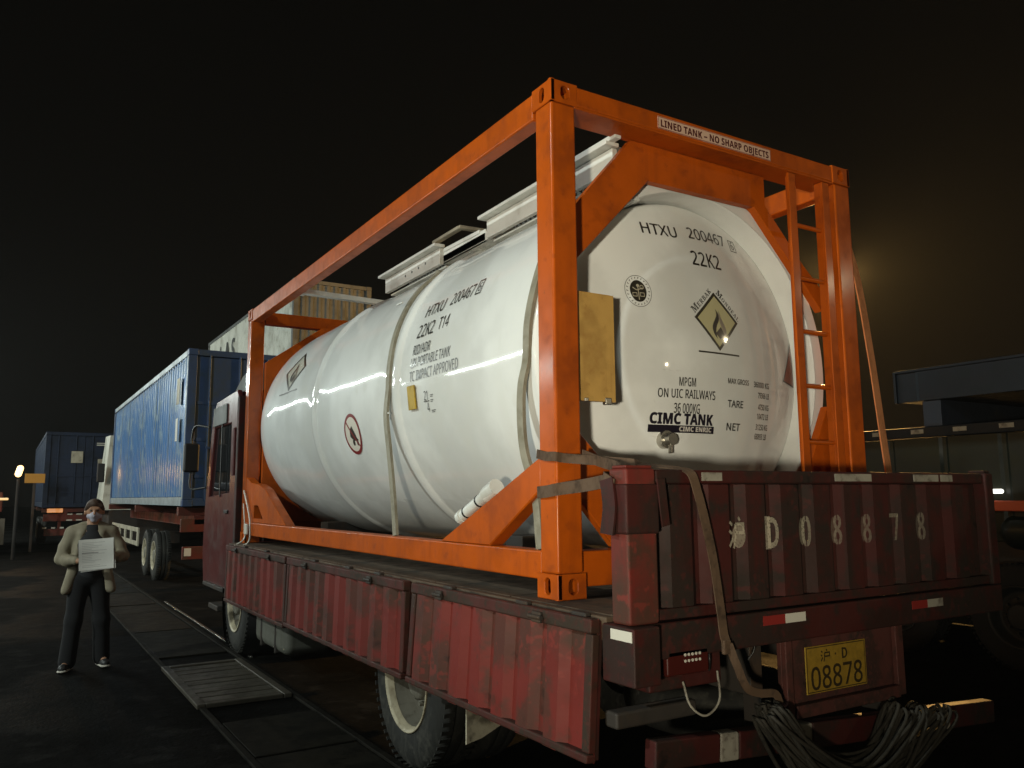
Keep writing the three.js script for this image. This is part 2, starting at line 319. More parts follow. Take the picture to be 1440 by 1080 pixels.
  part(tank, 'end_gusset', plate(ring, [], -0.205, -0.15, 0.004), M.orange);
  // front ring plate
  const circ = (r, n = 72) => Array.from({ length: n }, (_, i) => [CX + r * Math.cos(i / n * 2 * Math.PI), CY + r * Math.sin(i / n * 2 * Math.PI)]);
  const fo = [[P + 0.001, 1.97], [0.80, 2.43], [W - 0.80, 2.43], [W - P - 0.001, 1.97], [W - P - 0.001, 0.221], [P + 0.001, 0.221]];
  part(tank, 'end_gusset', [plate(fo, [circ(1.0)], -5.93, -5.88, 0.004)], M.orange);
  // shell: lathe along z with two raised bands and rounded front knuckle
  const prof = [];
  const add = (z, r) => prof.push(new THREE.Vector2(r, z));
  add(-0.215, 1.0); add(-0.213, 1.075); add(-0.22, 1.085); add(-0.235, 1.09); add(-0.25, 1.115); add(-0.275, TR);
  const bump = (z0, w, h) => { for (let i = 0; i <= 10; i++) { const u = i / 10; add(z0 + w / 2 - u * w, TR + h * Math.pow(Math.sin(Math.PI * u), 0.7)); } };
  for (let z = -0.75; z > -1.85; z -= 0.28) add(z, TR + 0.0025 * Math.sin(z * 9));
  bump(-2.0, 0.15, 0.026);
  for (let z = -2.3; z > -3.6; z -= 0.28) add(z, TR + 0.0025 * Math.sin(z * 9));
  bump(-3.78, 0.15, 0.026);
  for (let z = -4.05; z > -5.1; z -= 0.26) add(z, TR + 0.002 * Math.sin(z * 8));
  add(-5.2, TR); add(-5.4, TR - 0.004); add(-5.56, TR - 0.014); add(-5.68, TR - 0.03); add(-5.77, TR - 0.05); add(-5.84, TR - 0.075); add(-5.875, TR - 0.10); add(-5.876, 1.0);
  const lathe = new THREE.LatheGeometry(prof, 180); lathe.rotateX(Math.PI / 2);           // axis y -> z
  lathe.translate(CX, CY, 0);
  const shell = part(tank, 'tank_shell', lathe, M.shell);
  // inside of the rear skirt and the dished end
  const RS = 2.3, AP = -0.143, headZ = (r) => AP - RS + Math.sqrt(RS * RS - r * r);
  const hp = [];
  for (let i = 0; i <= 40; i++) hp.push(new THREE.Vector2(0.001 + 0.945 * i / 40, headZ(0.001 + 0.945 * i / 40)));
  hp.push(new THREE.Vector2(0.962, headZ(0.945) - 0.008), new THREE.Vector2(0.974, headZ(0.945) - 0.022), new THREE.Vector2(0.982, headZ(0.945) - 0.05));
  const headG = new THREE.LatheGeometry(hp, 160); headG.rotateX(Math.PI / 2); headG.translate(CX, CY, 0);
  const head = part(tank, 'dished_end', headG, M.headWhite);
  const sk = new THREE.LatheGeometry([[-0.42, 0.984], [-0.30, 0.988], [-0.225, 0.992], [-0.217, 1.0]].map(([z, r]) => new THREE.Vector2(r, z)), 160); sk.rotateX(Math.PI / 2); sk.translate(CX, CY, 0);
  part(tank, 'skirt_ring', sk, M.headWhite);
  // saddle under the tank
  for (const z of [-1.3, -4.9]) part(tank, 'saddle', box(0.5, W - 0.5, 0.1, 0.24, z, z + 0.2), M.iron);

  // -------- walkway
  const wk = (z0, z1) => {
    part(tank, 'walkway_edge', [box(0.565, 0.60, 2.285, 2.415, z0, z1, 0.004), box(0.505, 0.60, 2.418, 2.442, z0 - 0.03, z1 + 0.02, 0.006)], M.white);
    part(tank, 'walkway_support', [box(0.70, 0.73, 2.16, 2.30, z0 + 0.02, z1 - 0.02, 0.004), box(0.62, 0.74, 2.268, 2.282, z0, z1, 0.003), box(0.62, 0.74, 2.13, 2.155, z0 - 0.01, z1 + 0.02, 0.004)], M.white);
    const bars = [];
    for (let z = z0 + 0.03; z < z1; z += 0.06) bars.push(box(0.6, 1.2, 2.40, 2.43, z, z + 0.012, 0));
    for (let x = 0.64; x < 1.2; x += 0.08) bars.push(box(x, x + 0.012, 2.396, 2.425, z0, z1, 0));
    part(tank, 'walkway_grating', bars, M.grating);
  };
  wk(-3.47, -2.38); wk(-1.64, -0.22);
  // bolt holes of the walkway edge
  for (let i = 0; i < 4; i++) part(tank, 'bolt_hole', rod(V(0.566, 2.34 + i * 0.004, -3.03 + i * 0.13), V(0.563, 2.34 + i * 0.004, -3.03 + i * 0.13), 0.011, 0.011, 8), M.black);
  // manhole spill box between both walkways
  part(tank, 'spill_box', [box(0.60, 1.30, 2.30, 2.36, -2.42, -1.68, 0.004), box(0.60, 0.625, 2.30, 2.385, -2.5, -1.72, 0.004), box(1.28, 1.30, 2.3, 2.47, -2.42, -1.68, 0.004)], M.white);
  part(tank, 'spill_box_lid', [box(0.555, 0.60, 2.475, 2.50, -2.5, -2.06, 0.004), beam(V(0.56, 2.488, -2.06), V(1.05, 2.49, -2.03), 0.05, 0.025), box(0.8, 1.25, 2.40, 2.47, -2.3, -1.8, 0.02)], M.sill);
  part(tank, 'walkway_strut', [beam(V(0.61, 2.40, -2.52), V(0.61, 2.385, -1.80), 0.035, 0.03), beam(V(0.6, 2.2, -2.38), V(1.0, 2.25, -2.3), 0.05, 0.02), beam(V(0.72, 2.27, -1.95), V(1.05, 2.33, -1.85), 0.05, 0.02)], M.white);
  part(tank, 'cross_bar', [beam(V(0.10, 2.49, -4.56), V(1.35, 2.50, -4.70), 0.075, 0.05), box(0.10, 0.18, 2.46, 2.53, -4.63, -4.53, 0.004)], M.white);
  // bars of the rear end of the walkway seen through the frame
  part(tank, 'walkway_strut', [beam(V(0.545, 2.452, -0.62), V(0.545, 2.452, -0.14), 0.045, 0.03), beam(V(0.70, 2.447, -0.80), V(0.70, 2.447, -0.2), 0.03, 0.03), beam(V(0.74, 2.41, -0.62), V(0.95, 2.41, -0.60), 0.04, 0.02)], M.white);
  // -------- ladder on the rear end
  const lad = [];
  part(tank, 'ladder_stile', [box(1.775, 1.838, 0.18, 2.45, -0.03, -0.012, 0.003), box(1.82, 1.838, 0.18, 2.45, -0.075, -0.03, 0.003)], M.orange);
  part(tank, 'ladder_stile', [box(2.09, 2.155, 0.18, 2.45, -0.03, -0.012, 0.003), box(2.09, 2.108, 0.18, 2.45, -0.075, -0.03, 0.003)], M.orange);
  for (const y of [0.46, 0.79, 1.13, 1.465, 1.80, 2.135]) part(tank, 'rung', rod(V(1.838, y, -0.045), V(2.095, y, -0.045), 0.014), M.orange);
  part(tank, 'rail_bracket', [beam(V(1.72, 2.16, -0.22), V(1.98, 2.24, -0.55), 0.03, 0.03), beam(V(1.9, 2.10, -0.6), V(2.15, 2.14, -0.6), 0.02, 0.02)], M.orange);

  // -------- drain hoses hanging down the left side
  const onCyl = (z, deg, r) => V(CX + r * Math.cos(deg * Math.PI / 180), CY + r * Math.sin(deg * Math.PI / 180), z);
  const hose = (pts, tail) => ribbon([...pts.map(([z, a]) => onCyl(z, a, TR + 0.012)), ...tail], () => V(0, 0, 1), 0.058, 0.02, 80);
  part(tank, 'drain_hose', hose([[-2.235, 128], [-2.225, 138], [-2.19, 148], [-2.15, 160], [-2.12, 172], [-2.115, 181]], [V(0.02, 1.05, -2.11), V(0.03, 0.8, -2.07), V(0.045, 0.5, -2.03), V(0.05, 0.225, -1.99)]), M.band);
  part(tank, 'drain_hose', hose([[-0.34, 126], [-0.32, 140], [-0.30, 152], [-0.285, 164], [-0.295, 174], [-0.31, 184]], [V(0.025, 1.05, -0.335), V(0.03, 0.85, -0.35), V(0.035, 0.7, -0.33), V(0.045, 0.5, -0.25), V(0.05, 0.225, -0.215)]), M.band);
  part(tank, 'hose_collar', [rod(V(0.60, 2.17, -2.26), onCyl(-2.235, 128, TR + 0.015), 0.035, 0.028)], M.band);
  part(tank, 'hose_clip', [box(0.015, 0.03, 1.055, 1.065, -2.16, -2.06, 0.002), box(0.155, 0.17, 1.88, 1.89, -2.27, -2.17, 0.002)], M.white);

  // -------- document tube tied on the brace
  const tb = part(tank, 'document_tube', rod(V(0.05, 0.375, -1.02), V(0.05, 0.49, -0.75), 0.034, 0.034, 20), M.white);
  part(tb, 'tube_cap', rod(V(0.05, 0.492, -0.745), V(0.05, 0.535, -0.64), 0.045, 0.045, 20), M.white);
  part(tb, 'tube_cap', rod(V(0.05, 0.36, -1.055), V(0.05, 0.374, -1.022), 0.04, 0.04, 20), M.white);
  part(tb, 'clamp', [rod(V(0.05, 0.392, -0.98), V(0.05, 0.397, -0.968), 0.0365, 0.0365, 20), rod(V(0.05, 0.455, -0.832), V(0.05, 0.46, -0.82), 0.0365, 0.0365, 20)], M.black);

  // -------- decals on the shell: u runs from far to near, v up
  function cylDecal(name, z0, z1, a0, a1, px, draw, label, parent = shell, mat) {
    const n = 24, pos = [], uv = [], nor = [], R0 = TR + 0.004, f = (u, v) => { const a = lerp(a0, a1, v) * Math.PI / 180; return [CX + R0 * Math.cos(a), CY + R0 * Math.sin(a), lerp(z0, z1, u), Math.cos(a), Math.sin(a)]; };
    for (let i = 0; i < n; i++) for (const [u, v] of [[0, i], [1, i], [1, i + 1], [0, i], [1, i + 1], [0, i + 1]]) { const p = f(u, v / n); pos.push(p[0], p[1], p[2]); nor.push(p[3], p[4], 0); uv.push(u, v / n); }
    const g = new THREE.BufferGeometry(); g.setAttribute('position', new THREE.Float32BufferAttribute(pos, 3)); g.setAttribute('normal', new THREE.Float32BufferAttribute(nor, 3)); g.setAttribute('uv', new THREE.Float32BufferAttribute(uv, 2));
    const w = Math.abs(z1 - z0) * px, h = Math.abs(a1 - a0) * Math.PI / 180 * TR * px;
    const t = canvasTex(Math.round(w), Math.round(h), draw);
    return part(parent, name, g, mat ? mat(t) : decalMat(t, { clearcoat: 0.7, clearcoatRoughness: 0.08 }), label);
  }
  const A2M = Math.PI / 180 * TR;
  // text block
  { const z0 = -1.84, a0 = 181.5, a1 = 151, px = 1000;
    cylDecal('lettering', z0, -0.86, a0, a1, px, (g, w, h) => {
      const X = (z) => (z - z0) * px, Y = (a) => h - (a0 - a) * A2M * px;
      const line = (s, za, zb, aBase, aTop) => text(g, s, X(za), Y(aBase), (aBase - aTop) * A2M * px / 0.72, { width: (zb - za) * px, fill: '#22231f', bold: 0.8 });
      line('HTXU', -1.735, -1.44, 157.8, 153.2); line('200467', -1.37, -1.06, 157.2, 152.6);
      g.strokeStyle = '#1b1c19'; g.lineWidth = 8; g.strokeRect(X(-1.03), Y(157.2), 62, -(157.2 - 152.2) * A2M * px); text(g, '6', X(-1.016), Y(156.4), 92, { squeeze: 0.7, fill: '#1b1c19' });
      line('22K2', -1.755, -1.50, 165.6, 160.8); line('T14', -1.44, -1.29, 165.2, 160.8);
      line('RID/ADR', -1.765, -1.50, 171.6, 168.2); line('UN PORTABLE TANK', -1.775, -1.195, 175.9, 172.6); line('TC IMPACT APPROVED', -1.78, -1.08, 180.6, 177.2);
    }, 'black stencilled identification lettering'); }
  // small date lettering beside the yellow plate
  { const z0 = -1.6, a0 = 193, a1 = 183, px = 1000;
    cylDecal('lettering', z0, -1.3, a0, a1, px, (g, w, h) => {
      const Y = (a) => h - (a0 - a) * A2M * px;
      text(g, '21', 30, Y(188), 84, { squeeze: 0.7 }); text(g, '4', 62, Y(191.8), 80, { squeeze: 0.7 }); g.fillStyle = '#15130f'; g.fillRect(24, Y(188.2), 80, 5);
      for (const [x, y, ww] of [[120, 186.4, 46], [120, 188, 40], [116, 191.4, 60]]) { g.globalAlpha = 0.55; g.fillRect(x, Y(y), ww, 7); g.fillRect(x, Y(y) + 11, ww * 0.8, 6); g.globalAlpha = 1; }
    }, 'small test date lettering'); }
  // yellow data plate
  { const a = (182 + 190.2) / 2 * Math.PI / 180, pl = plate([[-0.055, -0.08], [0.055, -0.08], [0.055, 0.08], [-0.055, 0.08]], [], 0, 0.012, 0.003);
    pl.rotateY(-Math.PI / 2); pl.rotateZ(a - Math.PI); pl.translate(CX + (TR + 0.006) * Math.cos(a), CY + (TR + 0.006) * Math.sin(a), -1.735);
    part(tank, 'data_plate', pl, M.yellowPlate, 'small yellow metal data plate'); }
  // prohibition sticker: red ring with slash over a black figure
  cylDecal('sticker', -3.10, -2.75, 203, 186, 1200, (g, w, h) => {
    const cx = w / 2, cy = h / 2, r = h * 0.45;
    g.fillStyle = '#d9d3c6'; g.beginPath(); g.ellipse(cx, cy, w * 0.45, r, 0, 0, 7); g.fill();
    g.fillStyle = '#2a221c'; g.beginPath(); g.moveTo(cx - w * 0.12, cy - h * 0.12); g.lineTo(cx + w * 0.02, cy - h * 0.2); g.lineTo(cx + w * 0.16, cy - h * 0.02); g.lineTo(cx + w * 0.22, cy + h * 0.10); g.lineTo(cx + w * 0.3, cy + h * 0.16); g.lineTo(cx + w * 0.02, cy + h * 0.16); g.lineTo(cx - w * 0.16, cy + h * 0.05); g.fill();
    g.beginPath(); g.arc(cx - w * 0.02, cy + h * 0.2, w * 0.07, 0, 7); g.arc(cx + w * 0.2, cy + h * 0.22, w * 0.06, 0, 7); g.fill();
    g.strokeStyle = '#7e1f22'; g.lineWidth = w * 0.075; g.beginPath(); g.ellipse(cx, cy, w * 0.44, r, 0, 0, 7); g.stroke();
    g.lineWidth = w * 0.05; g.beginPath(); g.moveTo(cx - w * 0.3, cy - h * 0.32); g.lineTo(cx + w * 0.3, cy + h * 0.32); g.stroke();
  }, 'round red bordered prohibition sticker');
  // placard drawing: a diamond with a flame over a bar, and two words along its upper sides
  function placard(g, w, h, words) {
    const cx = w * 0.5, top = h * 0.17, mid = h * 0.50, bot = h * 0.86, lx = w * 0.15, rx = w * 0.85;
    g.lineWidth = w * 0.035; g.strokeStyle = '#2b2618'; g.fillStyle = words ? 'rgba(196,186,120,0.55)' : 'rgba(205,200,180,0.5)';
    g.beginPath(); g.moveTo(cx, top); g.lineTo(rx, mid); g.lineTo(cx, bot); g.lineTo(lx, mid); g.closePath(); g.fill(); g.stroke();
    g.fillStyle = '#1d1711'; g.beginPath(); g.moveTo(cx - w * 0.02, h * 0.36); g.bezierCurveTo(cx + w * 0.04, h * 0.48, cx - w * 0.12, h * 0.52, cx - w * 0.09, h * 0.64); g.bezierCurveTo(cx - w * 0.08, h * 0.69, cx - w * 0.04, h * 0.72, cx - w * 0.02, h * 0.74); g.bezierCurveTo(cx - w * 0.06, h * 0.66, cx - w * 0.03, h * 0.58, cx + w * 0.01, h * 0.53); g.bezierCurveTo(cx + w * 0.06, h * 0.45, cx + w * 0.02, h * 0.40, cx - w * 0.02, h * 0.36); g.fill();
    g.fillStyle = '#7d7264'; g.beginPath(); g.moveTo(cx + w * 0.04, h * 0.37); g.bezierCurveTo(cx + w * 0.06, h * 0.5, cx + w * 0.15, h * 0.56, cx + w * 0.14, h * 0.66); g.bezierCurveTo(cx + w * 0.12, h * 0.72, cx + w * 0.05, h * 0.74, cx, h * 0.74); g.bezierCurveTo(cx + w * 0.08, h * 0.68, cx + w * 0.09, h * 0.62, cx + w * 0.05, h * 0.56); g.bezierCurveTo(cx + w * 0.03, h * 0.5, cx + w * 0.02, h * 0.44, cx + w * 0.04, h * 0.37); g.fill();
    g.fillStyle = '#3a3026'; g.beginPath(); g.moveTo(cx + w * 0.05, h * 0.58); g.lineTo(cx + w * 0.10, h * 0.68); g.lineTo(cx + w * 0.02, h * 0.735); g.lineTo(cx - w * 0.05, h * 0.67); g.fill();
    g.fillStyle = '#241f16'; g.fillRect(w * 0.15, h * 0.905, w * 0.7, h * 0.02);
    if (!words) return;
    const word = (first, rest, x, y, ang, big, small) => { g.save(); g.translate(x, y); g.rotate(ang); g.fillStyle = '#1a160f'; g.font = `bold ${big}px serif`; g.textBaseline = 'alphabetic'; g.fillText(first, 0, 0); let k = g.measureText(first).width + 2; g.font = `bold ${small}px serif`; for (const ch of rest) { g.fillText(ch, k, 0); k += g.measureText(ch).width + small * 0.10; } g.restore(); };
    word('M', 'ERBAK', lx - w * 0.015, mid - h * 0.045, -Math.atan2(mid - top, cx - lx), h * 0.125, h * 0.085);
    word('M', 'ONDEAL', cx + w * 0.035, top - h * 0.02, Math.atan2(mid - top, rx - cx), h * 0.115, h * 0.075);
  }
  cylDecal('placard', -5.12, -4.28, 170, 141, 700, (g, w, h) => placard(g, w, h, false), 'diamond flame placard near the front end');

  // -------- decals on the dished end
  function headDecal(name, x0, x1, y0, y1, px, draw, label, lift = 0.004, o = {}) {
    const n = 16, pos = [], nor = [], uv = [];
    const f = (u, v) => { const x = lerp(x0, x1, u), y = lerp(y0, y1, v), dx = x - CX, dy = y - CY; return [x, y, headZ(Math.hypot(dx, dy)) + lift, dx / RS, dy / RS, 1]; };
    for (let i = 0; i < n; i++) for (let j = 0; j < n; j++) for (const [a, b] of [[i, j], [i + 1, j], [i + 1, j + 1], [i, j], [i + 1, j + 1], [i, j + 1]]) { const p = f(a / n, b / n); pos.push(p[0], p[1], p[2]); nor.push(p[3], p[4], p[5]); uv.push(a / n, b / n); }
    const g = new THREE.BufferGeometry(); g.setAttribute('position', new THREE.Float32BufferAttribute(pos, 3)); g.setAttribute('normal', new THREE.Float32BufferAttribute(nor, 3)); g.setAttribute('uv', new THREE.Float32BufferAttribute(uv, 2));
    g.normalizeNormals();
    const t = canvasTex(Math.round((x1 - x0) * px), Math.round((y1 - y0) * px), (c, w, h) => draw(c, w, h, (x) => (x - x0) * px, (y) => h - (y - y0) * px));
    return part(head, name, g, decalMat(t, { clearcoat: 0.7, clearcoatRoughness: 0.08, ...o }), label);
  }
  const T = (g, X, Y, s, xa, xb, yb, hgt, o = {}) => text(g, s, X(xa), Y(yb), hgt * 1000 / 0.72 * (o.k || 1), { width: X(xb) - X(xa), fill: '#201c15', bold: 2.2, ...o });
  headDecal('lettering', 0.76, 1.68, 1.78, 2.14, 1000, (g, w, h, X, Y) => {
    T(g, X, Y, 'HTXU', 0.815, 1.085, 1.985, 0.072); T(g, X, Y, '200467', 1.165, 1.50, 2.002, 0.075);
    g.strokeStyle = '#201c15'; g.lineWidth = 5; g.strokeRect(X(1.545), Y(2.06), 58, 76); text(g, '6', X(1.555), Y(1.997), 78, { fill: '#201c15', squeeze: 0.8 });
    T(g, X, Y, '22K2', 1.137, 1.388, 1.822, 0.092);
  }, 'black identification lettering in two lines');
  headDecal('seal', 0.63, 0.81, 1.51, 1.71, 1600, (g, w, h) => {
    const cx = w / 2, cy = h / 2; g.strokeStyle = '#2a261d'; g.fillStyle = '#2a261d'; g.lineWidth = 4;
    g.beginPath(); g.ellipse(cx, cy, w * 0.45, h * 0.46, 0, 0, 7); g.stroke();
    g.beginPath(); g.ellipse(cx, cy, w * 0.28, h * 0.32, 0, 0, 7); g.fill();
    for (let i = 0; i < 22; i++) { const a = i / 22 * 6.283; g.save(); g.translate(cx + Math.cos(a) * w * 0.37, cy + Math.sin(a) * h * 0.39); g.rotate(a + 1.57); g.fillRect(-6, -8, 5, 16); g.fillRect(-6, -8, 12, 4); g.restore(); }
    g.strokeStyle = g.fillStyle = '#b5ad98'; g.lineWidth = 8; g.beginPath(); g.arc(cx, cy - h * 0.16, w * 0.05, 0, 7); g.fill();
    g.beginPath(); g.moveTo(cx, cy - h * 0.12); g.lineTo(cx, cy + h * 0.26); g.moveTo(cx - w * 0.18, cy - h * 0.1); g.quadraticCurveTo(cx - w * 0.05, cy, cx, cy - h * 0.04); g.lineTo(cx + w * 0.16, cy - h * 0.1); g.stroke();
    g.lineWidth = 6; g.strokeRect(cx - w * 0.2, cy + h * 0.06, w * 0.14, h * 0.1); g.strokeRect(cx + w * 0.05, cy + h * 0.05, w * 0.14, h * 0.1); g.beginPath(); g.arc(cx + w * 0.13, cy - h * 0.12, w * 0.06, 0, 7); g.stroke();
  }, 'round black inspection seal');
  headDecal('placard', 1.02, 1.50, 1.25, 1.73, 1500, (g, w, h) => placard(g, w, h, true), 'diamond flame placard with two words along its sides');
  headDecal('lettering', 0.79, 1.76, 0.80, 1.17, 1050, (g, w, h, X, Y) => {
    T(g, X, Y, 'MPGM', 0.945, 1.070, 1.085, 0.05); T(g, X, Y, 'ON UIC RAILWAYS', 0.807, 1.217, 1.018, 0.05); T(g, X, Y, '36 000KG', 0.917, 1.102, 0.935, 0.055);
    const o = { fill: '#3a352b' };
    T(g, X, Y, 'MAX GROSS', 1.318, 1.515, 1.122, 0.032, o); T(g, X, Y, '36000 KG', 1.565, 1.737, 1.118, 0.034, o); T(g, X, Y, '79366 LB', 1.61, 1.737, 1.055, 0.034, o);
    T(g, X, Y, 'TARE', 1.322, 1.464, 0.985, 0.042); T(g, X, Y, '4750 KG', 1.615, 1.737, 0.986, 0.034, o); T(g, X, Y, '10472 LB', 1.605, 1.735, 0.93, 0.034, o);
    T(g, X, Y, 'NET', 1.316, 1.443, 0.852, 0.044); T(g, X, Y, '31250 KG', 1.60, 1.735, 0.866, 0.034, o); T(g, X, Y, '68893 LB', 1.596, 1.728, 0.81, 0.034, o);
  }, 'weights and railway approval lettering');
  headDecal('maker_label', 0.755, 1.222, 0.822, 0.945, 1600, (g, w, h, X, Y) => {
    text(g, 'CIMC TANK', 12, h * 0.58, h * 0.66, { weight: 'bold', width: w * 0.94, fill: '#15101f', bold: 7 });
    g.fillStyle = '#15101f'; g.save(); g.transform(1, 0, 0, 1, 0, 0); g.fillRect(6, h * 0.64, w - 16, h * 0.33); g.restore();
    text(g, 'CIMC ENRIC', w * 0.44, h * 0.90, h * 0.28, { weight: 'bold', width: w * 0.51, fill: '#c9c4bd', bold: 2 });
  }, 'dark maker label with two lines of bold letters', 0.005);
  headDecal('placard', 1.93, 2.12, 1.16, 1.46, 900, (g, w, h) => { g.fillStyle = '#8a4a34'; g.strokeStyle = '#2a1a14'; g.lineWidth = 8; g.beginPath(); g.moveTo(w * 0.9, h * 0.03); g.lineTo(w * 0.97, h * 0.97); g.lineTo(w * 0.05, h * 0.9); g.closePath(); g.fill(); g.stroke(); }, 'partly hidden red brown placard at the right edge');
  // drain fitting below the label
  const dx = 0.873, dy = 0.785, dz = headZ(Math.hypot(dx - CX, dy - CY));
  const df = part(tank, 'drain_fitting', [rod(V(dx, dy, dz - 0.01), V(dx, dy, dz + 0.03), 0.05, 0.05, 24), rod(V(dx, dy, dz + 0.031), V(dx, dy, dz + 0.075), 0.038, 0.034, 8)], M.steel);
  part(df, 'spout', rod(V(dx, dy - 0.03, dz + 0.05), V(dx - 0.008, dy - 0.075, dz + 0.055), 0.012), M.steel);
  // warning sign on the top beam
  { const x0 = 0.715, x1 = 1.612, y0 = 2.481, y1 = 2.551, px = 1600;
    const t = canvasTex(Math.round((x1 - x0) * px), Math.round((y1 - y0) * px), (g, w, h) => { g.fillStyle = '#c9a892'; g.fillRect(0, 0, w, h); g.strokeStyle = '#7a2114'; g.lineWidth = 5; g.strokeRect(5, 5, w - 10, h - 10); text(g, 'LINED TANK – NO SHARP OBJECTS', 26, h * 0.81, h * 0.8, { weight: 'bold', width: w - 52, fill: '#4a120d', bold: 3 }); });
    const g = new THREE.BoxGeometry(x1 - x0, y1 - y0, 0.003).translate((x0 + x1) / 2, (y0 + y1) / 2, -0.0035);
    part(tank, 'warning_sign', g, new THREE.MeshPhysicalMaterial({ map: t, roughness: 0.5 }), 'pale strip sign with dark red capitals'); }
}
// plywood board fixed beside the near post
{
  const b = thing('plywood_board', 'upright yellow brown plywood board fixed beside the orange corner post', 'board', [0.28, 0.95, -0.07]);
  part(b, 'panel', box(0.157, 0.402, 0.95, 1.505, -0.062, -0.038, 0.003), M.ply);
  part(b, 'clip', [box(0.33, 0.37, 0.935, 0.972, -0.06, -0.03, 0.006), box(0.2, 0.225, 0.945, 0.965, -0.06, -0.03, 0.004)], M.steel);
}
// ------------------------------------------------------------------ wheels
function wheelSet(parent, cx, cy, cz, R, w, out, dual, dark) {
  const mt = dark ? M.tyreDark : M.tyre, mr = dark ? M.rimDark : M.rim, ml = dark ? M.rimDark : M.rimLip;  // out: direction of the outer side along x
  const prof = [[R * 0.56, -w / 2 + 0.02], [R * 0.60, -w / 2], [R * 0.80, -w / 2 - 0.006], [R * 0.93, -w / 2 + 0.012], [R * 0.985, -w / 2 + 0.04], [R, -w / 2 + 0.06], [R, -0.05], [R * 0.975, -0.045], [R * 0.975, -0.03], [R, -0.025], [R, 0.025], [R * 0.975, 0.03], [R * 0.975, 0.045], [R, 0.05], [R, w / 2 - 0.06], [R * 0.985, w / 2 - 0.04], [R * 0.93, w / 2 - 0.012], [R * 0.80, w / 2 + 0.006], [R * 0.60, w / 2], [R * 0.56, w / 2 - 0.02]].map(([r, y]) => new THREE.Vector2(r, y));
  const turn = (pts, n = 56) => { const g = new THREE.LatheGeometry(pts, n); g.rotateZ(-Math.PI / 2 * out); return g; };
  const T = turn(prof); const lugs = [];
  for (let i = 0; i < 60; i++) for (const s of [-1, 1]) { const a = (i + (s > 0 ? 0.5 : 0)) / 60 * Math.PI * 2, b = new THREE.BoxGeometry(w * 0.27, 0.010, R * 0.05); b.translate(s * w * 0.335, R, 0); b.rotateX(a); lugs.push(b); }
  const wg = join([T, ...lugs]).translate(cx, cy, cz);
  const wheel = part(parent, 'wheel', wg, mt);
  const lip = turn([[R * 0.565, w / 2 - 0.022], [R * 0.60, w / 2 + 0.004], [R * 0.585, w / 2 + 0.012], [R * 0.55, w / 2 - 0.002], [R * 0.53, w / 2 - 0.04]].map(([r, y]) => new THREE.Vector2(r, y))).translate(cx, cy, cz);
  part(wheel, 'rim_lip', lip, ml);
  const d = dual ? -0.06 : 0;
  const disc = turn([[R * 0.535, w / 2 - 0.04], [R * 0.50, w / 2 - 0.11 + d], [R * 0.44, w / 2 - 0.13 + d], [R * 0.30, w / 2 - 0.10 + d], [R * 0.26, w / 2 - 0.10 + d], [R * 0.25, w / 2 - 0.02 + d], [R * 0.20, w / 2 + d], [0.001, w / 2 + d]].map(([r, y]) => new THREE.Vector2(r, y)), 40).translate(cx, cy, cz);
  part(wheel, 'rim', disc, mr);
  for (let i = 0; i < 10; i++) { const a = i / 10 * 6.283, x = cx + out * (w / 2 - 0.095 + d), p = V(x, cy + R * 0.345 * Math.sin(a), cz + R * 0.345 * Math.cos(a)); part(wheel, i ? `wheel_nut_${String(i).padStart(3, '0')}` : 'wheel_nut', rod(p, p.clone().add(V(out * 0.035, 0, 0)), 0.016, 0.014, 6), mr); }
  if (dual) part(wheel, 'inner_tyre', turn(prof).translate(cx - out * (w + 0.06), cy, cz), mt);
  return wheel;
}
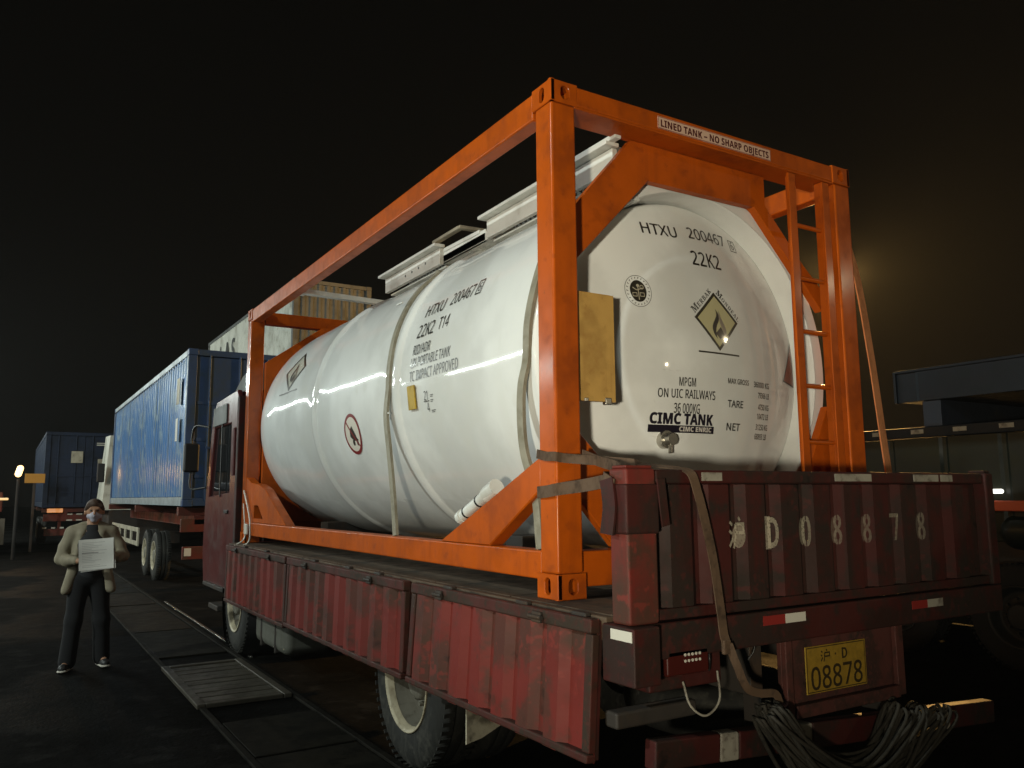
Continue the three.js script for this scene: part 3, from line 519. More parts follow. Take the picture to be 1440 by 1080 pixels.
// ------------------------------------------------------------------ cargo truck
const truck = thing('cargo_truck', 'weathered red flatbed truck carrying the orange framed tank, side boards hanging down', 'truck', [1.18, G, -3]);
{
  const RZ = 0.53;
  part(truck, 'deck', [box(-0.06, 2.42, -0.09, -0.012, -6.15, 0.52, 0.006)], M.timber);
  for (let i = 0; i < 8; i++) part(truck, numbered('deck_plank'), box(-0.062, 2.42, -0.011, -0.002, -6.14 + i * 0.832, -6.14 + i * 0.832 + 0.82, 0.002), M.timber);
  part(truck, 'deck_edge', box(-0.112, -0.063, -0.1, -0.004, -6.12, 0.50, 0.008), M.timber);
  // brackets along the edge
  for (const z of [-5.4, -4.6, -3.2, -2.45, -1.9, -0.9, -0.15, 0.3]) part(truck, 'hinge', box(-0.142, -0.108, -0.045, 0.004, z, z + 0.10, 0.008), M.iron);
  // hanging side boards
  const sides = [[-6.0, -3.81, -0.60, 0.015], [-3.755, -1.365, -0.575, 0.03], [-1.255, 0.475, -0.565, 0.07]];
  for (const [z0, z1, yb, tilt] of sides) {
    const Lp = z1 - z0, h = -0.012 - yb, yT = -0.012;
    const place = (g) => { g.rotateY(-Math.PI / 2); g.translate(0, -h, 0); g.rotateZ(-tilt); g.translate(-0.128, yT, z0); return g; };
    const sheet = corrugated(Lp, h, 0.222, 0.036, 0.095, 0.05, 0.02);
    const body = part(truck, 'side_board', place(sheet), M.red, 'hanging corrugated red side board');
    part(body, 'board_back', place(box(0.004, Lp - 0.004, 0.01, h - 0.01, -0.025, -0.006, 0.002)), M.redDark);
    part(body, 'board_frame', [place(box(0, Lp, h - 0.06, h, -0.012, 0.042, 0.01)), place(box(0, Lp, 0, 0.035, -0.012, 0.041, 0.01)), place(box(0, 0.05, 0.036, h - 0.061, -0.010, 0.034, 0.008)), place(box(Lp - 0.05, Lp, 0.036, h - 0.061, -0.010, 0.030, 0.008))], M.redGrime);
    for (const u of [0.22, 0.78]) part(body, 'latch', [place(box(Lp * u - 0.035, Lp * u + 0.035, h - 0.06, h - 0.012, 0.041, 0.058, 0.006)), place(rod(V(Lp * u - 0.05, h - 0.035, 0.06), V(Lp * u + 0.05, h - 0.035, 0.06), 0.010))], M.iron);
  }
  // chassis, cross members, mudguard pieces
  part(truck, 'chassis_rail', [box(0.72, 0.80, -0.42, -0.16, -7.2, 0.48), box(1.56, 1.64, -0.42, -0.16, -7.2, 0.48)], M.iron);
  part(truck, 'cross_member', [box(-0.02, 2.38, -0.16, -0.092, 0.1, 0.2), box(-0.02, 2.38, -0.16, -0.092, -1.2, -1.1), box(-0.02, 2.38, -0.16, -0.092, -2.4, -2.3), box(-0.02, 2.38, -0.16, -0.092, -3.6, -3.5), box(-0.02, 2.38, -0.16, -0.092, -4.8, -4.7)], M.iron);
  part(truck, 'axle', rod(V(0.35, G + RZ, -1.75), V(2.0, G + RZ, -1.75), 0.09, 0.09), M.iron);
  const w1 = wheelSet(truck, 0.165, G + RZ, -1.76, RZ, 0.27, -1, true); wheelSet(truck, W - 0.165, G + RZ, -1.76, RZ, 0.27, 1, true);
  wheelSet(truck, 0.165, G + RZ, -6.36, RZ, 0.27, -1, false); wheelSet(truck, W - 0.165, G + RZ, -6.36, RZ, 0.27, 1, false);
  // pale mud flap behind the rear wheel with a torn lower edge
  { const pts = [[0.0, -0.36], [0.62, -0.36], [0.62, -0.80], [0.57, -0.74], [0.5, -0.76], [0.42, -0.71], [0.33, -0.735], [0.22, -0.79], [0.1, -0.84], [0.0, -0.86]];
    part(truck, 'mud_flap', plate(pts.map(([a, y]) => [a, y]), [], -0.012, 0, 0.002).translate(0.02, 0, -0.93), M.flap, 'pale mud flap with torn lower edge'); }
  part(truck, 'fuel_tank', [box(0.06, 0.56, -0.98, -0.50, -5.62, -4.55, 0.09)], M.tank2);
  part(truck, 'tank_band', [box(0.05, 0.57, -0.985, -0.495, -5.35, -5.31, 0.09), box(0.05, 0.57, -0.985, -0.495, -4.85, -4.81, 0.09)], M.iron);
  part(truck, 'spare_wheel', (() => { const g = new THREE.TorusGeometry(0.36, 0.13, 18, 44).rotateX(Math.PI / 2).translate(1.2, -0.62, -0.25); return flat(g); })(), M.tyre);
  // tailgate
  const tz = 0.60;
  { const Lt = 2.385, g = corrugated(Lt, 0.515, 0.225, 0.030, 0.118, 0.022, 0.027); g.translate(0.05, 0.012, tz);
    const tg = part(truck, 'tailgate', g, M.redDark, 'closed corrugated tailgate with worn white number');
    part(tg, 'board_back', box(0.055, 2.43, 0.015, 0.53, tz - 0.03, tz - 0.004, 0.002), M.redDark);
    part(tg, 'top_rail', [box(0.045, 2.445, 0.53, 0.588, tz - 0.035, tz + 0.048, 0.01)], M.redDark);
    part(tg, 'bottom_rail', [box(0.045, 2.445, -0.014, 0.03, tz - 0.02, tz + 0.044, 0.006)], M.redDark);
    for (const [a, b, t] of [[1.17, 1.45, 'tapeDirty'], [1.80, 2.02, 'tapeDirty'], [2.04, 2.15, 'tapeDirty'], [0.30, 0.42, 'tapeDirty']]) part(tg, 'reflective_tape', box(a, b, 0.542, 0.578, tz + 0.0485, tz + 0.0505, 0), M[t]);
    // painted number, one character on each rib
    const chars = ['*', 'D', '0', '8', '8', '7', '8'];
    chars.forEach((ch, i) => {
      const cx = 0.515 + i * 0.225, w = 0.118, h = 0.17, fade = [0.38, 0.44, 0.34, 0.27, 0.22, 0.24, 0.22][i];
      const t = canvasTex(138, 170, (c, cw, chh) => {
        c.globalAlpha = fade; const col = 'rgb(205,196,172)';
        if (ch === '*') { c.strokeStyle = col; c.lineWidth = 13; c.beginPath(); c.moveTo(18, 34); c.lineTo(36, 48); c.moveTo(14, 72); c.lineTo(32, 84); c.moveTo(14, 140); c.lineTo(38, 104); c.moveTo(80, 14); c.lineTo(92, 30); c.moveTo(58, 44); c.lineTo(116, 44); c.lineTo(116, 82); c.lineTo(58, 82); c.moveTo(58, 44); c.lineTo(58, 96); c.lineTo(42, 148); c.stroke(); c.globalAlpha = 0.35; c.fillStyle = col; c.beginPath(); c.ellipse(80, 95, 48, 52, 0.3, 0, 7); c.fill(); }
        else if (ch === '7') { c.fillStyle = col; c.fillRect(20, 18, 84, 20); c.beginPath(); c.moveTo(104, 18); c.lineTo(104, 46); c.lineTo(78, 152); c.lineTo(56, 152); c.lineTo(82, 40); c.fill(); }
        else { c.font = 'bold 190px sans-serif'; c.fillStyle = col; c.textAlign = 'center'; c.save(); c.translate(cw / 2, 155); c.scale(0.82, 1); c.fillText(ch, 0, 0); c.restore(); }
        if (ch === 'D') { c.globalAlpha = fade * 0.8; c.fillStyle = col; c.fillRect(12, 14, 40, 146); } else if (ch !== '7' && ch !== '*') { c.globalAlpha = fade * 0.45; c.fillStyle = col; c.beginPath(); c.ellipse(34, 88, 22, 62, 0, 0, 7); c.fill(); c.globalCompositeOperation = 'destination-out'; c.globalAlpha = 1; c.fillRect(64, 0, 8, 36); c.fillRect(64, 132, 8, 40); c.globalCompositeOperation = 'source-over'; }
        c.globalCompositeOperation = 'destination-out'; let s = 77 + i;
        for (let k = 0; k < 260; k++) { s = (s * 1664525 + 1013904223) >>> 0; const a = s / 4294967296; s = (s * 1664525 + 1013904223) >>> 0; const b = s / 4294967296; s = (s * 1664525 + 1013904223) >>> 0; c.globalAlpha = 0.35; c.beginPath(); c.arc(a * cw, b * chh, 1 + 5 * Math.pow(s / 4294967296, 3), 0, 7); c.fill(); }
        c.globalCompositeOperation = 'source-over'; c.globalAlpha = 1;
      });
      part(tg, 'painted_number', new THREE.PlaneGeometry(w, h).translate(cx, 0.315, tz + 0.0325), decalMat(t, { roughness: 0.7 }));
    }); }
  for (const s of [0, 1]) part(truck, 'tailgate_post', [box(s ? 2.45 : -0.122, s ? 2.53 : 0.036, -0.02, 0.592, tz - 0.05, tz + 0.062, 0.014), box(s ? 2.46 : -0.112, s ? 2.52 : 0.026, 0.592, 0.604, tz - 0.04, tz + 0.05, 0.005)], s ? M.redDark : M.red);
  part(truck, 'post_sleeve', [box(-0.130, 0.044, 0.33, 0.53, tz - 0.058, tz + 0.069, 0.012)], M.redDark);
  // rear beam with lamp boxes
  part(truck, 'rear_beam', [box(-0.13, 2.54, -0.165, -0.022, 0.53, 0.655, 0.01), box(-0.135, 0.0, -0.245, -0.024, 0.50, 0.70, 0.008)], M.redDark);
  const tp = (a, b, y, m) => part(truck, 'reflective_tape', box(a, b, y - 0.02, y + 0.02, 0.655, 0.6575, 0), M[m]);
  tp(0.625, 0.765, -0.062, 'tapeRed'); tp(0.766, 0.90, -0.062, 'tape'); tp(1.70, 1.83, -0.075, 'tapeRed'); tp(1.831, 1.965, -0.075, 'tapeDirty');
  part(truck, 'reflective_tape', [box(-0.1385, -0.1352, -0.076, -0.036, 0.562, 0.692, 0)], M.tape);
  // left lamp cluster
  const lc = part(truck, 'lamp_bracket', [box(0.02, 0.42, -0.30, -0.17, 0.5, 0.60, 0.01)], M.redDark);
  const tl = part(truck, 'tail_light', [box(0.07, 0.30, -0.235, -0.13, 0.60, 0.655, 0.012)], M.lampRed);
  for (let r = 0; r < 2; r++) for (let i = 0; i < 5; i++) part(tl, 'reflector_dot', rod(V(0.165 + i * 0.020, -0.155 - r * 0.024, 0.654), V(0.165 + i * 0.020, -0.155 - r * 0.024, 0.6575), 0.0065, 0.0065, 6), M.tape);
  part(truck, 'hanging_cable', [tube([V(0.19, -0.27, 0.61), V(0.20, -0.36, 0.64), V(0.27, -0.405, 0.65), V(0.36, -0.36, 0.64), V(0.385, -0.25, 0.61)], 0.005, 40, 6)], M.tapeDirty);
  part(truck, 'hanging_cable', [tube([V(0.33, -0.13, 0.62), V(0.31, -0.19, 0.645), V(0.33, -0.24, 0.62)], 0.004, 24, 6), tube([V(0.55, -0.10, 0.64), V(0.57, -0.17, 0.65), V(0.55, -0.22, 0.63)], 0.004, 24, 6)], M.black);
  part(truck, 'crossmember_end', [box(-0.10, 0.33, -0.435, -0.37, 0.46, 0.54, 0.012)], M.iron);
  // plate carrier
  part(truck, 'plate_carrier', [box(0.79, 1.65, -0.50, -0.166, 0.575, 0.60, 0.004), box(0.79, 0.835, -0.50, -0.166, 0.60, 0.628, 0.006), box(1.59, 1.65, -0.50, -0.166, 0.60, 0.628, 0.006), box(0.836, 1.589, -0.505, -0.448, 0.60, 0.64, 0.006)], M.carrier);
  { const t = canvasTex(512, 256, (c, w, h) => {
      c.fillStyle = '#8f7120'; c.fillRect(0, 0, w, h); let s = 5; const r = () => { s = (s * 1664525 + 1013904223) >>> 0; return s / 4294967296; };
      for (let i = 0; i < 260; i++) { c.globalAlpha = 0.07; c.fillStyle = '#4a3510'; c.beginPath(); c.ellipse(r() * w, r() * h, 4 + 34 * r(), 3 + 16 * r(), r() * 3, 0, 7); c.fill(); } c.globalAlpha = 1;
      c.strokeStyle = '#2b2009'; c.lineWidth = 5; c.strokeRect(8, 8, w - 16, h - 16);
      c.lineWidth = 8; c.beginPath(); const x = 128, y = 26;   // the province sign
      c.moveTo(x, y + 6); c.lineTo(x + 12, y + 14); c.moveTo(x - 4, y + 26); c.lineTo(x + 8, y + 34); c.moveTo(x - 4, y + 62); c.lineTo(x + 12, y + 42);
      c.moveTo(x + 44, y); c.lineTo(x + 50, y + 10); c.moveTo(x + 28, y + 18); c.lineTo(x + 70, y + 18); c.lineTo(x + 70, y + 38); c.lineTo(x + 28, y + 38); c.moveTo(x + 28, y + 18); c.lineTo(x + 28, y + 44); c.lineTo(x + 20, y + 66); c.stroke();
      c.fillStyle = '#2b2009'; c.beginPath(); c.arc(248, 58, 6, 0, 7); c.fill();
      c.font = 'bold 84px sans-serif'; c.fillText('D', 296, 90);
      const wd = (c.font = '150px sans-serif', c.measureText('08878').width); c.save(); c.translate(30, 236); c.scale(452 / wd, 1.12); c.fillText('08878', 0, 0); c.lineWidth = 3; c.strokeStyle = '#2b2009'; c.strokeText('08878', 0, 0); c.restore();
    });
    part(truck, 'number_plate', box(0.945, 1.375, -0.42, -0.212, 0.602, 0.606, 0), plain(0.4, 0.27, 0.04, 0.5));
    part(truck, 'number_plate', new THREE.PlaneGeometry(0.43, 0.208).translate(1.16, -0.316, 0.6075), new THREE.MeshPhysicalMaterial({ map: t, roughness: 0.5 }), 'yellow plate with dark characters'); }
  // bent underrun bar with red and pale segments
  const bar = (a, b, m) => { const f = (x) => V(x, -0.545 - 0.066 * x, 0.545); return part(truck, m === 'redDark' ? 'underrun_bar' : 'reflective_tape', beam(f(a), f(b), 0.07, 0.115, 0.01), M[m]); };
  bar(0.06, 0.42, 'redDark'); bar(0.421, 0.53, 'tapeDirty'); bar(0.531, 0.9, 'redDark'); bar(0.901, 1.0, 'tapeDirty'); bar(1.001, 1.75, 'redDark'); bar(1.751, 2.0, 'redDark'); bar(2.001, 2.08, 'tapeDirty'); bar(2.081, 2.5, 'redDark');
  part(truck, 'bar_bracket', box(0.75, 0.83, -0.62, -0.42, 0.40, 0.51), M.iron); part(truck, 'bar_bracket', box(1.60, 1.68, -0.68, -0.42, 0.40, 0.51), M.iron);
  // headboard behind the cab
  part(truck, 'headboard_post', [box(-0.05, 0.03, -0.02, 1.62, -6.24, -6.15, 0.01)], M.redDark); part(truck, 'headboard_post', [box(W - 0.03, W + 0.05, -0.02, 1.62, -6.24, -6.15, 0.01)], M.redDark);
  part(truck, 'headboard', [(() => corrugated(2.29, 1.0, 0.2, 0.03, 0.09, 0.06, 0.01).translate(0.033, 0.0, -6.22))(), box(0.031, W - 0.031, 1.0, 1.06, -6.23, -6.16), box(0.031, W - 0.031, 1.5, 1.56, -6.23, -6.16)], M.redDark);
  // cab
  const prof = [[6.62, -0.62], [8.28, -0.62], [8.40, -0.2], [8.36, 0.35], [8.06, 1.55], [7.85, 1.72], [6.75, 1.76], [6.62, 1.62]];
  const cabSide = (x0, x1, win) => plate(prof.map(([z, y]) => [z, y]), win, 0, x1 - x0, 0.012).rotateY(Math.PI / 2).translate(x0, 0, 0);
  const door = [[6.98, 0.55], [8.14, 0.50], [7.93, 1.38], [6.98, 1.38]], rear = [[6.70, 0.75], [6.86, 0.75], [6.86, 1.3], [6.70, 1.3]];
  const rev = (a) => a.slice().reverse();
  const cab = part(truck, 'cab', [cabSide(0.06, 0.12, [rev(door), rev(rear)]), cabSide(W - 0.12, W - 0.06, [rev(door), rev(rear)]), box(0.121, W - 0.121, -0.6, 1.6, -6.70, -6.63, 0.01), box(0.121, W - 0.121, 1.66, 1.75, -7.9, -6.75, 0.02), box(0.121, W - 0.121, -0.6, 0.36, -8.37, -8.28, 0.02)], M.cabRed, 'red cab seen past the front corner of the load');
  part(cab, 'window', [plate(door, [], 0, 0.008, 0).rotateY(Math.PI / 2).translate(0.09, 0, 0), plate(rear, [], 0, 0.008, 0).rotateY(Math.PI / 2).translate(0.09, 0, 0)], M.glass);
  part(cab, 'windscreen', beam(V(W / 2, 0.38, -8.33), V(W / 2, 1.6, -8.03), 2.05, 0.012, 0, V(0, 0, 1)), M.glass);
  part(cab, 'window_bar', [box(0.045, 0.058, 0.5, 1.40, -7.46, -7.43, 0.003)], M.black);
  part(cab, 'door_handle', box(0.04, 0.06, 0.30, 0.34, -7.16, -6.98, 0.006), M.black);
  part(cab, 'roof_deflector', [plate([[6.75, 1.78], [7.75, 1.775], [7.2, 2.0], [6.85, 2.05]], [], 0, 1.9, 0.02).rotateY(Math.PI / 2).translate(0.22, 0, 0), box(0.042, 0.058, 1.40, 1.64, -7.95, -7.2, 0.005)], M.contGrey, 'pale roof edge and deflector');
  part(cab, 'wheel_arch', (() => { const g = new THREE.CylinderGeometry(0.62, 0.62, 0.34, 28, 1, true, -Math.PI / 2, Math.PI).rotateX(Math.PI / 2).rotateY(Math.PI / 2).translate(0.2, G + RZ, -6.36); return flat(g); })(), M.rubber);
  const mir = part(truck, 'mirror', box(-0.20, 0.0, 0.83, 1.22, -8.62, -8.54, 0.03), M.black);
  part(mir, 'mirror_arm', tube([V(0.05, 1.42, -8.2), V(-0.08, 1.44, -8.5), V(-0.10, 1.30, -8.58), V(-0.10, 1.2, -8.58)], 0.016, 24, 6), M.black); part(mir, 'mirror_arm', tube([V(0.05, 0.62, -8.3), V(-0.10, 0.62, -8.55), V(-0.10, 0.85, -8.58)], 0.014, 24, 6), M.black);
  part(truck, 'cab_step', [box(0.02, 0.3, -0.86, -0.80, -7.7, -7.2, 0.01), box(0.02, 0.3, -0.62, -0.57, -8.1, -6.95, 0.01)], M.iron);
}
// ------------------------------------------------------------------ straps and ropes
{
  const s1 = thing('lashing_strap', 'brown lashing strap from the orange post over the tailgate top, hanging down its face', 'strap', [0.2, 0.2, 0.3]);
  part(s1, 'webbing', [
    ribbon([V(-0.004, 0.688, -0.157), V(-0.008, 0.672, -0.07), V(-0.006, 0.668, 0.0), V(0.03, 0.662, 0.008), V(0.09, 0.655, 0.05), V(0.15, 0.635, 0.25), V(0.19, 0.606, 0.52), V(0.205, 0.596, 0.60), V(0.222, 0.575, 0.664), V(0.25, 0.5, 0.672), V(0.31, 0.25, 0.68), V(0.348, 0.0, 0.682), V(0.358, -0.09, 0.684), V(0.37, -0.14, 0.69)], (s) => (s < 0.42 ? V(0, 1, 0.15) : V(1, 0.2, 0)), 0.045, 0.005, 120)], M.strap);
  part(s1, 'strap_tail', [ribbon([V(0.375, -0.13, 0.69), V(0.41, -0.22, 0.70), V(0.46, -0.31, 0.70), V(0.55, -0.345, 0.69), V(0.64, -0.36, 0.69), V(0.68, -0.41, 0.68)], () => V(0.35, 1, 0.2), 0.034, 0.008, 50), box(0.345, 0.39, -0.17, -0.11, 0.675, 0.695, 0.008)], M.strap);
  const s2 = thing('lashing_strap', 'brown lashing strap looped around the lower orange post and the tailgate post', 'strap', [0.0, 0.4, 0.2]);
  part(s2, 'webbing', [ribbon([V(-0.004, 0.50, -0.155), V(-0.010, 0.505, -0.06), V(-0.008, 0.512, 0.0), V(0.01, 0.516, 0.02), V(0.02, 0.53, 0.2), V(-0.01, 0.55, 0.42), V(-0.128, 0.55, 0.53), V(-0.136, 0.52, 0.60)], () => V(0, 1, 0.1), 0.058, 0.006, 70),
    ribbon([V(0.155, 0.68, 0.0), V(0.12, 0.64, 0.18), V(0.04, 0.60, 0.42), V(-0.02, 0.56, 0.52)], () => V(0, 1, 0), 0.05, 0.006, 40)], M.strap);
  part(s2, 'loose_cloth', ribbon([V(-0.138, 0.55, 0.56), V(-0.142, 0.44, 0.58), V(-0.15, 0.33, 0.57)], () => V(0, 0, 1), 0.08, 0.01, 16), M.redDark); part(s2, 'loose_cloth', ribbon([V(0.05, 0.55, 0.672), V(0.055, 0.45, 0.678), V(0.07, 0.36, 0.672)], () => V(1, 0.1, 0), 0.04, 0.008, 16), M.redDark);
  const s3 = thing('orange_strap', 'wide orange brown strap slanting down outside the right corner post', 'strap', [2.6, 0.6, -0.1]);
  part(s3, 'webbing', [ribbon([V(2.37, 2.30, -0.11), V(2.50, 1.93, -0.10), V(2.60, 1.4, -0.10), V(2.68, 0.8, -0.10), V(2.72, 0.50, -0.10), V(2.74, 0.0, -0.1)], () => V(1, 0, -0.25), 0.105, 0.008, 50)], M.strapOrange);
  const s4 = thing('tie_wire', 'thin pale wire tied around the front foot of the orange frame', 'wire', [0, 0, -5.6]);
  part(s4, 'wire', [tube([V(-0.012, 0.42, -5.95), V(-0.015, 0.2, -5.86), V(-0.02, 0.05, -5.84), V(-0.115, -0.02, -5.86)], 0.008, 24, 6), tube([V(-0.012, 0.56, -5.95), V(-0.016, 0.33, -5.7), V(-0.018, 0.2, -5.62), V(-0.02, 0.02, -5.66), V(-0.116, -0.03, -5.70)], 0.010, 24, 6), box(-0.03, -0.008, 0.10, 0.21, -5.84, -5.72, 0.006)], M.tape);
  const rc = thing('rope_coil', 'bundle of dark grey ropes hung in loops below the number plate', 'rope', [1.15, -0.6, 0.7]);
  seed = 99;
  let ns = 0; const strand = (pts, r) => part(rc, ns++ ? `strand_${String(ns - 1).padStart(3, '0')}` : 'strand', tube(pts, r, 44, 6), M.rope);
  for (let i = 0; i < 30; i++) {                         // closed loops slung over two hooks, sagging unevenly
    const t = rnd(), a = rr(0.56, 0.66), b = 1.40 + 0.46 * t, ya = -0.44 + rr(-0.04, 0.03), yb = -0.53 - 0.06 * t + rr(-0.03, 0.03), z = rr(0.66, 0.78), w = rr(-0.02, 0.02), pts = [];
    const side = (s, z1, rev) => { for (let k = 0; k <= 8; k++) { const u = rev ? 1 - k / 8 : k / 8; pts.push(V(lerp(a, b, u) + w * Math.sin(u * 6), lerp(ya, yb, u) - s * 4 * u * (1 - u), z1 + 0.02 * Math.sin(u * 5 + i))); } };
    side(rr(0.19, 0.34), z, false); pts.push(V(b + 0.012, yb + 0.025, z - 0.015)); side(rr(0.24, 0.42), z - 0.035, true); pts.push(V(a - 0.012, ya + 0.025, z - 0.015));
    part(rc, ns++ ? `strand_${String(ns - 1).padStart(3, '0')}` : 'strand', flat(new THREE.TubeGeometry(new THREE.CatmullRomCurve3(pts, true), 110, rr(0.007, 0.010), 6, true)), M.rope);
  }
}
// ------------------------------------------------------------------ shipping containers
function container(name, label, x0, y0, zR, len, hgt, side, endM, railM, o = {}) {
  const w = 2.438, t = thing(name, label, 'container', [x0 + w / 2, y0, zR - len / 2], 0, o.group), zF = zR - len, y1 = y0 + hgt, e = 0.1;
  const sheetL = corrugated(len - 0.32, hgt - 0.30, 0.278, 0.036, 0.075, 0.07, 0.05).rotateY(-Math.PI / 2).translate(x0 + 0.05, y0 + 0.18, zF + 0.16);
  const sp = part(t, 'side_panel', sheetL, side);
  part(t, 'side_panel', box(x0 + w - 0.06, x0 + w - 0.03, y0 + 0.15, y1 - 0.08, zF + 0.1, zR - 0.1, 0), side);
  part(t, 'roof', box(x0 + 0.05, x0 + w - 0.05, y1 - 0.05, y1 - 0.02, zF + 0.1, zR - 0.1, 0), side);
  part(t, 'floor', box(x0 + 0.05, x0 + w - 0.05, y0 + 0.05, y0 + 0.12, zF + 0.1, zR - 0.1, 0), M.contDark);
  part(t, 'side_rail', box(x0, x0 + 0.06, y1 - 0.12, y1 - 0.01, zF + 0.17, zR - 0.17, 0.008), railM); part(t, 'side_rail', box(x0, x0 + 0.06, y0 + 0.01, y0 + 0.17, zF + 0.17, zR - 0.17, 0.008), railM);
  for (const [xa, za] of [[x0, zR - 0.16], [x0 + w - 0.16, zR - 0.16], [x0, zF], [x0 + w - 0.16, zF]]) part(t, 'corner_post', box(xa, xa + 0.16, y0 + 0.12, y1 - 0.12, za, za + 0.16, 0.012), o.posts || railM);
  for (const [xa, za] of [[x0, zR - 0.175], [x0 + w - 0.17, zR - 0.175], [x0, zF], [x0 + w - 0.17, zF]]) for (const ya of [y0, y1 - 0.118]) part(t, 'corner_casting', box(xa - 0.003, xa + 0.173, ya, ya + 0.119, za - 0.003, za + 0.178, 0.012), endM);
  part(t, 'end_rail', box(x0 + 0.16, x0 + w - 0.16, y1 - 0.12, y1 - 0.005, zR - 0.1, zR - 0.01, 0.008), endM); part(t, 'end_rail', box(x0 + 0.16, x0 + w - 0.16, y0 + 0.01, y0 + 0.15, zR - 0.1, zR - 0.01, 0.008), endM);
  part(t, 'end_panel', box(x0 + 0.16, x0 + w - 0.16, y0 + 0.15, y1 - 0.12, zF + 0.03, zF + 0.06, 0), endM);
  if (o.end === 'corrugated') { part(t, 'end_panel', corrugated(w - 0.32, hgt - 0.27, 0.25, 0.045, 0.085, 0.08, 0.03).translate(x0 + 0.16, y0 + 0.15, zR - 0.09), endM); }
  else {
    for (let k = 0; k < 2; k++) {
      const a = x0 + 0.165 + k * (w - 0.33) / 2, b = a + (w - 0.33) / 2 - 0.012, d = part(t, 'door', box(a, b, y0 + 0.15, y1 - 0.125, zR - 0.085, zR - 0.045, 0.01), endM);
      for (const f of [0.14, 0.40, 0.66]) part(d, 'door_rib', box(a + 0.02, b - 0.02, y0 + 0.15 + (hgt - 0.3) * f, y0 + 0.15 + (hgt - 0.3) * f + 0.06, zR - 0.046, zR - 0.03, 0.006), endM);
      for (const f of [0.22, 0.74]) { const x = a + (b - a) * f; part(d, 'locking_bar', rod(V(x, y0 + 0.1, zR - 0.018), V(x, y1 - 0.1, zR - 0.018), 0.018), endM); part(d, 'bar_handle', box(x - 0.03, x + 0.28, y0 + 1.05, y0 + 1.09, zR - 0.014, zR + 0.004, 0.006), endM); }
    }
  }
  return [t, sp];
}
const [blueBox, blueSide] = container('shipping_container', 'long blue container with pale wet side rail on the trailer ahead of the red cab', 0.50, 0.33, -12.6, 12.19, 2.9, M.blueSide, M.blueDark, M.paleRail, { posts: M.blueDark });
{ part(blueBox, 'post_edge', box(0.494, 0.506, 0.46, 3.10, -12.70, -12.62, 0.004), M.paleRail);
  // stickers on the near end of its side, small lashing knobs along the top rail
  part(blueSide, 'sticker', box(0.455, 0.462, 2.25, 2.75, -13.45, -13.15, 0), M.sill); part(blueSide, 'sticker', box(0.455, 0.462, 1.55, 1.98, -13.42, -13.2, 0), M.tape);
  const tubes = []; for (let z = -13.2; z > -24.5; z -= 0.28) part(blueBox, 'rope_hook', rod(V(0.49, 3.06, z), V(0.47, 3.06, z), 0.022, 0.022, 6), M.contDark);
  for (const z of [-14.2, -16.0, -18.1, -20.6, -22.2]) part(blueBox, 'seam_drip', box(0.452, 0.462, 0.6, 3.0, z, z + 0.02, 0), M.paleRail);
}
container('shipping_container', 'white container with dark letters on top of the stack behind the blue container', 4.66, 4.36, -20.3, 12.19, 2.591, M.contWhite, M.contGrey, M.contGrey, { end: 'corrugated' });
{ const wc = scene.children[scene.children.length - 1];
  const t = canvasTex(1024, 256, (g, w, h) => { g.fillStyle = '#2a2c2a'; g.font = 'bold 250px sans-serif'; g.fillText('L A S', 40, 225); });
  const g = new THREE.PlaneGeometry(4.8, 1.25).rotateY(-Math.PI / 2).translate(4.652, 6.0, -28.0);
  part(wc, 'lettering', g, decalMat(t, { roughness: 0.6 }), 'dark capital letters on the side'); }
container('shipping_container', 'dark container in the middle of the stack under the white one', 4.66, 1.77, -20.3, 12.19, 2.588, M.contDark, M.contDark, M.contDark, { end: 'corrugated' });
container('shipping_container', 'dark container at the bottom of the stack standing on the ground', 4.66, G, -20.3, 12.19, 2.588 + 0.36, M.contDark, M.contDark, M.contDark, { end: 'corrugated' });
const [farBox] = container('shipping_container', 'distant dark blue container with a white square label on its doors, at the left', -1.17, 0.19, -29, 12.19, 2.591, M.dullBlue, M.dullBlue, M.dullBlue);
{ const z = -29.0;
  part(farBox, 'label', box(-0.38, -0.02, 1.72, 2.12, z - 0.012, z + 0.008, 0), M.sill); part(farBox, 'label', box(0.45, 0.68, 1.70, 1.86, z - 0.012, z + 0.008, 0), M.sill);
  const t = canvasTex(256, 128, (g) => { g.fillStyle = '#b9b6aa'; g.font = '34px sans-serif'; g.fillText('▪ ▪ ▪', 60, 40); g.fillRect(40, 60, 170, 10); g.fillRect(40, 80, 150, 12); });
  part(farBox, 'lettering', new THREE.PlaneGeometry(0.8, 0.4).translate(0.66, 2.42, z + 0.012), decalMat(t)); }
